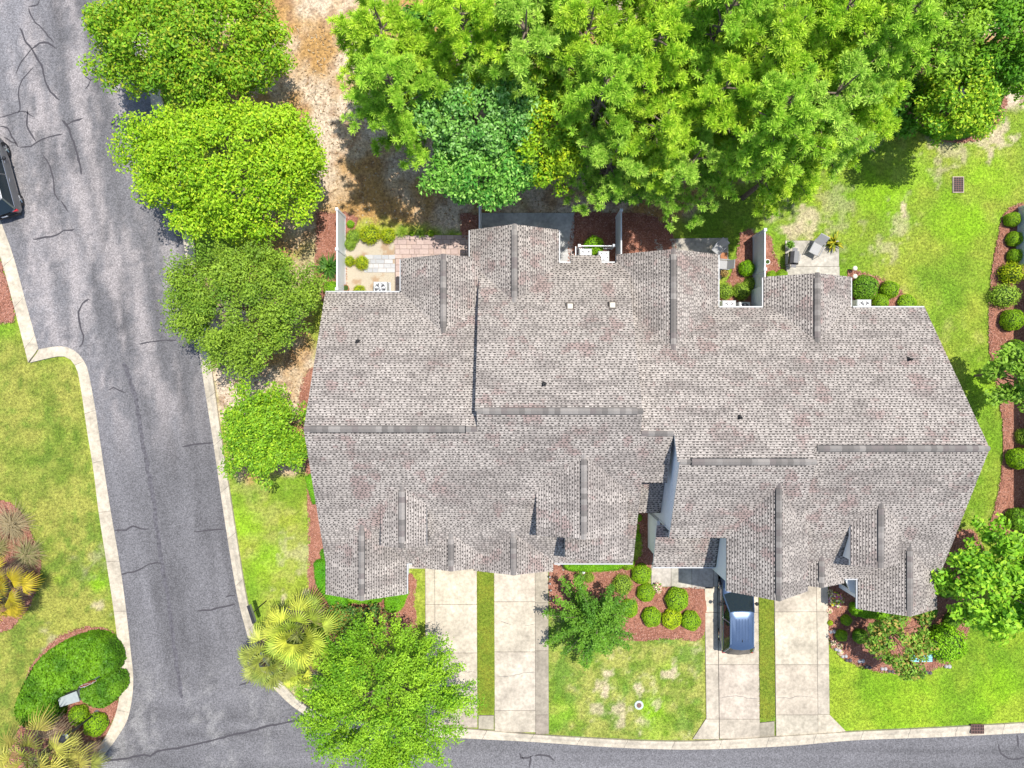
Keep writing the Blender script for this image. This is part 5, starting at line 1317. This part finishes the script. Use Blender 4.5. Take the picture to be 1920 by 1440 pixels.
# railing round the air conditioners
t = thing('railing', 'low white baluster railing beside the shaded air conditioners', 'railing', (3.84, 7.9, 0))
for dx in (0, 1.98):
    p = link('post', MB().box(dx - .05, dx + .05, -.05, .05, 0, 1.05).mesh('post'), M['white'], t)
    link('post_cap', MB().bbox(dx - .08, dx + .08, -.08, .08, 1.05, 1.12, .03).mesh('post_cap'), M['white'], p)
for z in (.12, .92): link('rail', MB().box(.05, 1.93, -.025, .025, z, z + .05).mesh('rail'), M['white'], t)
link('side_rail', MB().box(-.22, -.17, -.55, -.03, .92, .97).mesh('side_rail'), M['white'], t)
bal = MB().box(-.018, .018, -.018, .018, .17, .92).mesh('baluster'); bal.materials.append(M['white'])
for k in range(15): link('baluster', bal, None, t, (.15 + k * .12, 0, 0))

# ------------------------------------------------------------------ AIR CONDITIONERS
def ac(label, px, py, s=.8, h=.82):
    x, y_, _ = P(px, py, h)
    t = thing('air_conditioner', label, 'air conditioner', (x, y_, .05), group='air conditioners behind the units')
    a = s / 2
    link('cabinet', MB().bbox(-a, a, -a, a, 0, h, .05).mesh('cabinet'), M['acbody'], t)
    link('pad', MB().box(-a - .08, a + .08, -a - .08, a + .08, -.08, .0).mesh('pad'), M['greymetal'], t)
    link('fan_well', MB().lathe([(a * .80, h - .02), (a * .80, h + .012), (a * .1, h + .006)], n=24).mesh('fan_well'), M['darkmetal'], t)
    fg = link('fan_guard', MB().lathe([(a * .14, h + .02), (a * .14, h + .05), (a * .05, h + .06)], n=16).mesh('fan_guard'), M['galv'], t)
    for k in range(12):
        c, s_ = math.cos(k * math.pi / 6), math.sin(k * math.pi / 6)
        link('guard_wire', MB().tube((c * a * .12, s_ * a * .12, h + .035), (c * a * .82, s_ * a * .82, h + .03), .006, n=4).mesh('guard_wire'), M['galv'], fg)
    for k in range(5):
        an = k * 2 * math.pi / 5
        c, s_ = math.cos(an), math.sin(an); c2, s2 = math.cos(an + .55), math.sin(an + .55)
        link('fan_blade', MB().add([(c * a * .12, s_ * a * .12, h + .014), (c * a * .74, s_ * a * .74, h + .014), (c2 * a * .74, s2 * a * .74, h + .018), (c2 * a * .12, s2 * a * .12, h + .018)], [(0, 1, 2, 3)]).mesh('fan_blade'), M['galv'], t)
ac('air conditioner at the courtyard eave beside the white gravel', 713, 541, .78); ac('shaded air conditioner tucked behind the white railing', 1098, 478, .72)
ac('small air conditioner right of the shaded bush behind the railing', 1132, 481, .62, 1.0); ac('left air conditioner of the pair in the fenced rear bed', 1367, 576, .78)
ac('right air conditioner of the pair in the fenced rear bed', 1396, 577, .66); ac('air conditioner below the large leafy shrub at the rear right corner', 1620, 575, .82)

# ------------------------------------------------------------------ CARS
def car(label, loc, rot, paint, L=4.55, W=1.86, Hh=1.68, suv=True):
    """front towards +y, origin at centre on the ground"""
    t = thing('parked_car', label, 'car', loc, rot)
    y0, y1 = -L / 2, L / 2
    st = [(y0, .80, .50, .86), (y0 + .06, .90, .34, .98), (y0 + .22, .965, .27, 1.02), (y0 + .7, 1.0, .24, 1.03), (-.4, 1.0, .24, 1.02), (.45, 1.0, .24, 1.01), (y1 - 1.35, .995, .24, 1.0), (y1 - .75, .965, .26, .93), (y1 - .30, .90, .30, .84), (y1 - .08, .78, .36, .74), (y1, .66, .44, .64)]
    prof = lambda w, zb, zt: [(0, zb), (.80 * w, zb), (.97 * w, zb + .10), (w, zb + .30 * (zt - zb)), (.985 * w, zb + .62 * (zt - zb)), (.955 * w, zt - .07), (.88 * w, zt - .008), (.6 * w, zt + .015), (0, zt + .025)]
    V = []; fs = []; hw = W / 2
    for (yy, wf, zb, zt) in st:
        pr = prof(hw * wf, zb, zt); V += [(a, yy, z) for a, z in pr] + [(-a, yy, z) for a, z in pr[-2:0:-1]]
    n = 16
    for i in range(len(st) - 1):
        for j in range(n): fs.append((i * n + j, i * n + (j + 1) % n, (i + 1) * n + (j + 1) % n, (i + 1) * n + j))
    fs.append(tuple(range(n))); fs.append(tuple((len(st) - 1) * n + j for j in range(n - 1, -1, -1)))
    body = link('body', MB().add(V, [f[::-1] for f in fs]).mesh('body', True), paint, t)
    # greenhouse: base at belt, roof inset
    yb0, yb1 = y0 + .12, y1 - 1.22           # base rear / front
    yr0, yr1 = y0 + (.62 if suv else .95), y1 - 2.02
    zb, zr = .99, Hh
    def ring(y_a, y_b, wb, z, bow):
        return [(wb, y_a, z), (wb, y_b, z), (wb * .62, y_b + bow, z), (0, y_b + bow * 1.3, z), (-wb * .62, y_b + bow, z), (-wb, y_b, z), (-wb, y_a, z), (-wb * .7, y_a - .12, z), (0, y_a - .17, z), (wb * .7, y_a - .12, z)]
    b0 = ring(yb0, yb1, hw * .925, zb, .14); b1 = ring(yr0, yr1, hw * .735, zr - .06, .06); b2 = ring(yr0 + .07, yr1 - .06, hw * .66, zr - .015, .05)
    V = b0 + b1; n = 10; fs = [(i, (i + 1) % n, n + (i + 1) % n, n + i) for i in range(n)] + [tuple(range(n, 2 * n))]
    link('windows', MB().add(V, fs).mesh('windows'), M['glass'], t)
    b1o = [(a * 1.015, y_, z + .004) for a, y_, z in b1]
    b3 = [(a * .5, (y_ - (yr0 + yr1) / 2) * .5 + (yr0 + yr1) / 2, zr + .012) for a, y_, z in b2]
    V = b1o + b2 + b3; fs = []
    for q_ in range(2): fs += [(q_ * n + i, q_ * n + (i + 1) % n, (q_ + 1) * n + (i + 1) % n, (q_ + 1) * n + i) for i in range(n)]
    fs.append(tuple(range(2 * n, 3 * n)))
    roof = link('roof', MB().add(V, fs).mesh('roof', True), paint, t)
    for k in range(-2, 3):
        link('roof_rib', MB().bbox(k * .17 - .012, k * .17 + .012, yr0 + .35, yr1 - .35, zr - .01, zr + .022, .006).mesh('roof_rib'), paint, roof)
    link('antenna', MB().add([(-.02, yr0 + .32, zr - .02), (.02, yr0 + .32, zr - .02), (.02, yr0 + .5, zr), (-.02, yr0 + .5, zr), (0, yr0 + .33, zr + .09)], [(0, 1, 4), (1, 2, 4), (2, 3, 4), (3, 0, 4), (3, 2, 1, 0)]).mesh('antenna'), M['black'], roof)
    for sx in (-1, 1):
        link('roof_rail', MB().tube((sx * hw * .70, yr0 + .2, zr + .02), (sx * hw * .70, yr1 - .25, zr + .02), .024, n=6).mesh('roof_rail'), M['chrome'], t)
        # pillars
        for a, c in ((0, 0), (1, 1)):
            pa = b0[a] if sx > 0 else b0[6 - a]; pc = b1[c] if sx > 0 else b1[6 - c]
            link('pillar', MB().tube((pa[0], pa[1], pa[2] - .02), (pc[0] * 1.01, pc[1], pc[2] + .02), .05, .04, 6).mesh('pillar'), paint, t)
        link('pillar', MB().tube((sx * hw * .93, -.25, zb - .02), (sx * hw * .745, -.30, zr - .06), .04, .035, 6).mesh('pillar'), paint, t)
        mir = link('mirror', MB().lathe([(.04, -.05), (.10, -.02), (.11, .04), (.07, .09), (.01, .1)], (sx * (hw + .12), y1 - 1.72, 1.02), 10).mesh('mirror', True), M['black'], t)
        link('mirror_arm', MB().tube((sx * hw * .92, y1 - 1.72, 1.0), (sx * (hw + .1), y1 - 1.72, 1.03), .025, n=6).mesh('mirror_arm'), M['black'], mir)
        link('headlight', MB().box(min(sx * hw * .52, sx * hw * .80), max(sx * hw * .52, sx * hw * .80), y1 - .34, y1 - .10, .64, .80).mesh('headlight'), M['lampclear'], t)
        link('tail_light', MB().bbox(min(sx * hw * .66, sx * hw * .955), max(sx * hw * .66, sx * hw * .955), y0 + .01, y0 + .13, .74, .90, .02).mesh('tail_light'), M['lampred'], t)
        link('window_trim', MB().tube((sx * hw * .955, yb0 + .1, zb), (sx * hw * .955, yb1 - .1, zb), .014, n=5).mesh('window_trim'), M['chrome'], t)
        for yy in (-.55, .55):
            link('door_handle', MB().tube((sx * (hw + .012), yy - .1, .88), (sx * (hw + .012), yy + .1, .88), .014, n=5).mesh('door_handle'), M['chrome'], t)
        for yy in (y0 + .85, y1 - .88):
            cx_ = sx * (hw - .155)
            wl_ = MB()
            wl_.tube((cx_ - sx * .11, yy, .345), (cx_ + sx * .118, yy, .345), .345, .345, 20)
            w = link('wheel', wl_.mesh('wheel'), M['black'], t)
            rim = link('rim', MB().tube((cx_ + sx * .10, yy, .345), (cx_ + sx * .124, yy, .345), .235, .22, 16).mesh('rim'), M['darkmetal'], w)
            for k in range(5):
                an = k * 2 * math.pi / 5
                link('spoke', MB().tube((cx_ + sx * .126, yy, .345), (cx_ + sx * .126, yy + .21 * math.cos(an), .345 + .21 * math.sin(an)), .035, .03, 5).mesh('spoke'), M['chrome'], w)
            link('wheel_arch', MB().tube((cx_ - sx * .13, yy, .36), (cx_ + sx * .106, yy, .36), .40, .40, 20).mesh('wheel_arch'), M['black'], t)
    link('rear_bumper', MB().bbox(-hw * .82, hw * .82, y0 - .06, y0 + .1, .38, .58, .03).mesh('rear_bumper'), M['black'], t)
    link('number_plate', MB().box(-.17, .17, y0 - .075, y0 - .05, .62, .74).mesh('number_plate'), M['signwhite'], t)
    return t
car('slate blue estate car with roof rails parked nose-in on the driveway', (12.92, -13.12, .035), 0, M['paint_blue'], 4.6, 1.84, 1.66)
a_ = R(15)
# right-hand wheels seen at (15,285) and (45,375)
rw = (np.array(P(45, 375)[:2]) + np.array(P(15, 285)[:2])) / 2
ctr = rw + np.array([-math.cos(a_), -math.sin(a_)]) * .80
car('charcoal car parked at the left edge with only its right side in view', (ctr[0], ctr[1], .01), a_, M['paint_dark'], 4.75, 1.86, 1.60)

# ------------------------------------------------------------------ SIGNS, LAMP, UTILITY
def sign_text(txt, size, mat, parent, loc, rot):
    cu = bpy.data.curves.new('letters', 'FONT'); cu.body = txt; cu.size = size; cu.align_x = 'CENTER'; cu.align_y = 'CENTER'; cu.extrude = .002
    o = bpy.data.objects.new('tmp', cu); COL.objects.link(o)
    dg = bpy.context.evaluated_depsgraph_get(); me = bpy.data.meshes.new_from_object(o.evaluated_get(dg)); bpy.data.objects.remove(o)
    l = link('letters', me, mat, parent, loc); me.materials.clear(); me.materials.append(mat); l.rotation_euler = rot
    return l
bx, by_, _ = P(165, 1283, 2.15)
t = thing('stop_sign', 'red octagonal stop sign on a post at the corner island', 'sign', (bx, by_, 0), R(15))
link('post', MB().box(-.03, .03, -.03, .03, -.1, 2.5).mesh('post'), M['galv'], t)
def octa(r, y0_, y1_, z):
    V = [(r * math.cos(R(22.5 + 45 * k)), y0_, z + r * math.sin(R(22.5 + 45 * k))) for k in range(8)] + [(r * math.cos(R(22.5 + 45 * k)), y1_, z + r * math.sin(R(22.5 + 45 * k))) for k in range(8)]
    return MB().add(V, [tuple(range(8)), tuple(range(15, 7, -1))] + [(k, 8 + k, 8 + (k + 1) % 8, (k + 1) % 8) for k in range(8)])
pl = link('plate', octa(.44, .032, .040, 2.15).mesh('plate'), M['signwhite'], t)
link('red_face', octa(.405, .041, .045, 2.15).mesh('red_face'), M['red'], t)
sign_text('STOP', .30, M['signwhite'], t, (0, .049, 2.15), (R(90), 0, R(180)))
# street-name sign seen from above
gx_, gy_, _ = P(499, 1127)
t = thing('street_sign', 'street-name sign post on the verge above the fan palms, seen edge-on', 'sign', (gx_, gy_, 0), R(18))
link('post', MB().tube((0, 0, -.1), (0, 0, 2.35), .035, n=8).mesh('post'), M['darkmetal'], t)
for dx in (-.05, .05): link('blade', MB().box(dx - .012, dx + .012, -.5, .5, 2.05, 2.32).mesh('blade'), M['greymetal'], t)
link('top_rail', MB().box(-.075, .075, -.52, .52, 2.33, 2.36).mesh('top_rail'), M['darkmetal'], t)
# lamp post
lx, ly, _ = P(183, 1334)
t = thing('lamp_post', 'dark lamp post between the two small clipped shrubs on the corner island', 'lamp post', (lx, ly, 0))
link('base', MB().lathe([(.15, -.02), (.15, .12), (.09, .22), (.075, .5)], n=12).mesh('base'), M['galv'], t)
link('pole', MB().tube((0, 0, .4), (0, 0, 2.75), .06, .05, 10).mesh('pole'), M['darkmetal'], t)
ln = link('lantern', MB().lathe([(.06, 2.72), (.16, 2.86), (.19, 3.12), (.19, 3.14), (.17, 3.14)], n=6).mesh('lantern'), M['lampclear'], t)
link('lantern_cap', MB().lathe([(.24, 3.14), (.22, 3.18), (.08, 3.32), (.02, 3.42)], n=6).mesh('lantern_cap'), M['darkmetal'], ln)
# utility cabinet on the island
q = [P(a, b_, .9)[:2] for a, b_ in ((107, 1309), (145, 1294), (152, 1315), (111, 1327))]
c0 = (sum(p[0] for p in q) / 4, sum(p[1] for p in q) / 4)
t = thing('utility_cabinet', 'pale grey utility cabinet nestled in the island hedge', 'utility box', (*c0, 0))
q = [(a - c0[0], b_ - c0[1]) for a, b_ in q]
q = [(a * .86, b_ * .86) for a, b_ in q]; gb_ = plain('weathered_grey', (.30, .335, .33), .7, var=.12, scale=4)
link('cabinet', MB().prism(q, 0, .86).mesh('cabinet'), gb_, t); link('lid', MB().prism([(a * 1.05, b_ * 1.05) for a, b_ in q], .86, .92).mesh('lid'), gb_, t)
# water-meter lid, lawn drain, kerb inlet
x, y_, _ = P(1198, 1322)
t = thing('meter_lid', 'small round pale meter lid in the front lawn', 'lid', (x, y_, 0))
link('ring', MB().lathe([(.26, -.05), (.26, .03), (.18, .035)], n=20).mesh('ring'), plain('pale_plastic', (.42, .50, .48), .6), t)
link('cap', MB().lathe([(.15, .0), (.15, .045), (.04, .055)], n=16).mesh('cap'), M['brown'], t)
def grate(name, label, px, py, w, d, nx_, ny_, frame=True):
    x, y_, _ = P(px, py); t = thing(name, label, 'drain', (x, y_, .02))
    if frame:
        f = .05
        mb = MB().box(-w / 2 - f, w / 2 + f, -d / 2 - f, -d / 2, -.06, .03).box(-w / 2 - f, w / 2 + f, d / 2, d / 2 + f, -.06, .03).box(-w / 2 - f, -w / 2, -d / 2, d / 2, -.06, .03).box(w / 2, w / 2 + f, -d / 2, d / 2, -.06, .03)
        link('frame', flatcol(mb.mesh('frame'), (.42, .36, .28)), M['concrete'], t)
    link('pit', MB().box(-w / 2, w / 2, -d / 2, d / 2, -.04, .006).mesh('pit'), M['black'], t)
    for k in range(nx_ + 1):
        xx = -w / 2 + k * w / nx_; link('bar', MB().box(xx - .016, xx + .016, -d / 2, d / 2, .006, .03).mesh('bar'), M['brown'], t)
    for k in range(ny_ + 1):
        yy = -d / 2 + k * d / ny_; link('cross_bar', MB().box(-w / 2, w / 2, yy - .016, yy + .016, .009, .034).mesh('cross_bar'), M['brown'], t)
    return t
grate('lawn_drain', 'square iron drain grate in the sunny rear lawn', 1796, 346.5, .55, .84, 4, 7)
grate('kerb_inlet', 'iron inlet grate set into the kerb at the bottom right', 1830, 1365, .74, .52, 8, 3, False).location.z = .105

# ------------------------------------------------------------------ PATIO FURNITURE AND SMALL GARDEN THINGS
def chair(label, px, py, rot, mat=M['fabric'], s=1.0, rec=25, cat='chair', name='patio_chair', group=None, long_=.55):
    x, y_, _ = P(px, py, .45); t = thing(name, label, cat, (x, y_, .035), rot, group, s)
    link('seat', MB().bbox(-.27, .27, -long_ / 2, long_ / 2, .38, .43, .015).mesh('seat'), mat, t)
    a = R(90 - rec); dy = math.cos(a) * .62; dz = math.sin(a) * .62
    V = []
    for xx in (-.27, .27):
        V += [(xx, long_ / 2, .42), (xx, long_ / 2 + .04, .40), (xx, long_ / 2 + dy + .04, .40 + dz), (xx, long_ / 2 + dy, .42 + dz)]
    link('backrest', MB().add(V, [(0, 1, 2, 3), (7, 6, 5, 4), (0, 4, 5, 1), (1, 5, 6, 2), (2, 6, 7, 3), (3, 7, 4, 0)]).mesh('backrest'), mat, t)
    for sx in (-1, 1):
        link('armrest', MB().tube((sx * .30, -long_ / 2, .60), (sx * .30, long_ / 2 + .12, .60), .022, n=6).mesh('armrest'), M['greymetal'], t)
        for yy in (-long_ / 2, long_ / 2): link('leg', MB().tube((sx * .30, yy * 1.15, 0), (sx * .30, yy, .60), .018, n=6).mesh('leg'), M['greymetal'], t)
chair('upper grey cushioned chair on the rear middle patio', 1346, 467, R(-40), s=.95, group='patio chairs'); chair('lower grey cushioned chair beside the roof edge on the rear middle patio', 1355, 496, R(-95), s=.95, group='patio chairs')
chair('reclining sling chair in the middle of the rear right patio', 1529, 467, R(-28), s=1.05, rec=40, long_=.62)
x, y_, _ = P(1357, 480, .02)
link_t = thing('door_mat', 'small brick-red mat between the two patio chairs', 'mat', (x, y_, .036)); link('mat', MB().bbox(-.2, .2, -.2, .2, 0, .02, .008).mesh('mat'), M['terracotta'], link_t)
x, y_, _ = P(1490, 483, .9)
t = thing('barbecue_grill', 'dark lidded barbecue grill on the rear right patio', 'grill', (x, y_, .035), R(-5))
link('firebox', MB().bbox(-.26, .26, -.36, .36, .62, .86, .03).mesh('firebox'), M['darkmetal'], t); link('lid', MB().add([(-.24, -.34, .86), (.24, -.34, .86), (.24, .34, .86), (-.24, .34, .86), (-.12, -.33, 1.1), (.14, -.33, 1.1), (.14, .33, 1.1), (-.12, .33, 1.1)], [(0, 1, 5, 4), (1, 2, 6, 5), (2, 3, 7, 6), (3, 0, 4, 7), (4, 5, 6, 7)]).mesh('lid'), plain('grill_lid', (.11, .11, .12), .45), t)
link('handle', MB().tube((.24, -.2, 1.0), (.24, .2, 1.0), .018, n=6).mesh('handle'), M['chrome'], t)
for yy in (-1, 1):
    link('side_shelf', MB().box(-.14, .14, min(yy * .36, yy * .56), max(yy * .36, yy * .56), .80, .83).mesh('side_shelf'), M['darkmetal'], t)
    for xx in (-1, 1): link('leg', MB().tube((xx * .22, yy * .32, 0), (xx * .22, yy * .32, .64), .02, n=6).mesh('leg'), M['darkmetal'], t)
def pot(label, px, py, r_, h, mat, plant=None, seed=1, name='flower_pot', tilt=False):
    x, y_, _ = P(px, py, h); t = thing(name, label, 'pot', (x, y_, .03))
    link('pot', MB().lathe([(r_ * .7, 0), (r_, h * .9), (r_ * 1.06, h), (r_ * .92, h), (r_ * .88, h * .88), (.01, h * .86)], n=18).mesh('pot'), mat, t)
    link('soil', MB().lathe([(r_ * .88, h * .86), (r_ * .8, h * .90), (.01, h * .92)], n=14).mesh('soil'), M['core'], t)
    if plant is not None:
        r = np.random.default_rng(seed); n = 380; d = unit(r.normal(size=(n, 3))); d[:, 2] = np.abs(d[:, 2])
        p = d * (r.uniform(.4, 1.25, n) * r_ * 1.15)[:, None]; p[:, 2] += h
        c = np.array(plant)[r.integers(0, len(plant), n)] * r.uniform(.8, 1.2, n)[:, None]
        V, Fq, C = leafquads(p, unit(d + r.normal(size=d.shape) * .5 + np.array([0, 0, .5])), r_ * .22, r_ * .13, c, r)
        link('plant', npmesh('plant', V, [Fq], C), M['leaf'], t)
GR = (.12, .24, .03)
pot('white pot with a green plant on the rear right patio corner', 1481, 459, .19, .4, M['signwhite'], [GR, (.08, .16, .02)], 1)
pot('brown pot beside the lower chair on the rear middle patio', 1358, 512, .19, .3, M['terracotta'], [(.3, .2, .12), (.2, .12, .06)], 2)
pot('terracotta pot at the foot of the courtyard fence', 648, 540, .19, .4, M['terracotta'], None, 3)
pot('round planter of yellow, pink and violet flowers beside the right driveway', 1567, 1124, .33, .35, M['signwhite'], [(.7, .55, .02), (.55, .12, .25), (.3, .12, .45), GR, (.75, .7, .6)], 4)
pot('white urn beside the long grey-shaded fence', 1439, 491, .14, .4, M['signwhite'], None, 5)
pot('pot of pink and white flowers at the entry walk edge', 1232, 1101, .24, .2, M['terracotta'], [(.62, .35, .48), (.7, .55, .62), GR, (.35, .2, .3)], 6)
# path lights
def light(label, px, py, mat, r_=.06, h=.32, group='path lights in the front bed'):
    x, y_, _ = P(px, py, h); t = thing('path_light', label, 'garden light', (x, y_, .03), group=group)
    link('stake', MB().tube((0, 0, -.02), (0, 0, h - .05), .012, n=6).mesh('stake'), M['darkmetal'], t)
    link('lamp_head', MB().lathe([(r_ * .5, h - .08), (r_, h - .04), (r_ * 1.1, h), (r_ * .4, h + .05)], n=12).mesh('lamp_head', True), mat, t)
for k, (px, py) in enumerate(((1031, 1082), (1031.5, 1094.5), (1033, 1107), (1032.5, 1122))):
    light(['first', 'second', 'third', 'fourth'][k] + ' small path light from the garage along the grey driveway edge', px, py, M['galv'])
light('white globe light right of the garage hedge end', 1094, 1073, M['signwhite'], .09); light('white globe light above the conifer branches', 1090, 1101, M['signwhite'], .09)
light('yellow solar globe light near the rear right corner shrubs', 1603, 503, M['skyl_dome'], .13, .4, 'globe lights at the rear corner'); light('second yellow globe light just above the leafy corner shrub', 1603, 518, M['skyl_dome'], .13, .4, 'globe lights at the rear corner')
# garden bench (pale blue) under the small airy tree
x, y_, _ = P(1726, 1234, .4)
t = thing('garden_bench', 'pale blue garden bench at the front of the right bed', 'bench', (x, y_, .03))
for k in range(4): link('seat_slat', MB().bbox(-.66, .66, -.2 + k * .11, -.11 + k * .11, .38, .42, .008).mesh('seat_slat'), M['blue'], t)
for sx in (-.55, .55):
    link('leg', MB().box(sx - .04, sx + .04, -.18, -.10, 0, .38).mesh('leg'), M['blue'], t); link('leg', MB().box(sx - .04, sx + .04, .10, .18, 0, .38).mesh('leg'), M['blue'], t)
# small flowering plants and edging stones along the right bed
edge = [(1562, 1205, 'pink'), (1570, 1218, 'stone'), (1574, 1211, 'pink'), (1582, 1230, 'stone'), (1590, 1236, 'dark'), (1614, 1240, 'stone'), (1627, 1250, 'dark'), (1656, 1252, 'stone'), (1669, 1259, 'dark'), (1704, 1261, 'dark'), (1740, 1260, 'dark'), (1776, 1249, 'stone'), (1556, 1110, 'pink'), (1555, 1145, 'pink'), (1560, 1185, 'stone'), (1575, 1223, 'pink')]
rockm = [plain('pale_rock', (.42, .40, .40), .9, var=.25, scale=8), plain('dark_rock', (.10, .085, .09), .9, var=.25, scale=8)]
for k, (px, py, kd) in enumerate(edge):
    x, y_, _ = P(px, py); place = 'counted from the driveway round the right bed edge'
    o_ = ['first', 'second', 'third', 'fourth', 'fifth', 'sixth', 'seventh', 'eighth', 'ninth', 'tenth', 'eleventh', 'twelfth', 'thirteenth', 'fourteenth', 'fifteenth', 'sixteenth'][k]
    if kd == 'pink':
        t = thing('small_flower_clump', ('pink flower clump by the planter' if py < 1120 else 'pink flower clump halfway down the driveway edge' if py < 1160 else 'pink flower clump at the %s spot of the right bed border' % o_), 'flowers', (x, y_, .03), group='flowers edging the right bed')
        r = np.random.default_rng(700 + k); n = 120; d = unit(r.normal(size=(n, 3))) * np.array([.16, .16, .12]); d[:, 2] = np.abs(d[:, 2])
        V, Fq, C = leafquads(d, unit(d + np.array([0, 0, .2]) + r.normal(size=d.shape) * .1), .04, .025, np.array([(.6, .3, .5), (.7, .5, .62), GR])[r.integers(0, 3, n)], r)
        link('blossoms', npmesh('blossoms', V, [Fq], C), M['leaf'], t)
    else:
        r = random.Random(k); mb = MB(); 
        for j in range(2):
            ox = j * .2 - .1; mb.lathe([(.07, -.02), (.10 + r.uniform(0, .03), .03), (.08, .09), (.02, .12)], (ox, r.uniform(-.05, .05), 0), 7)
        tag(link('edging_stone', mb.mesh('edging_stone'), rockm[0 if kd == 'stone' else 1], None, (x, y_, .03)), '%s edging stones at the %s spot of the right bed border' % ('pale' if kd == 'stone' else 'dark', o_), 'stones', 'stones edging the right bed')
# neighbour's house east of the mulch strip (only its shadow and foot reach the picture)
t = thing('neighbour_house', 'neighbouring house whose wall stands just beyond the right edge', 'building', (34, -2, 0))
link('wall', MB().box(-3.6, 6, -11, 8.6, -.05, 2.6).mesh('wall'), M['siding'], t)
nr_ = link('roof', MB().add([(-4.0, -11.4, 2.6), (1.2, -11.4, 5.2), (6.4, -11.4, 2.6), (-4.0, 9.0, 2.6), (1.2, 9.0, 5.2), (6.4, 9.0, 2.6)], [(0, 1, 4, 3), (1, 2, 5, 4), (0, 2, 1), (3, 4, 5), (0, 3, 5, 2)]).mesh('roof'), M['underlay'], t)
for k in range(8): link('window', MB().box(-3.63, -3.58, -9.5 + k * 2.2, -8.5 + k * 2.2, .9, 2.0).mesh('window'), M['glass'], t) if k % 2 == 0 else None
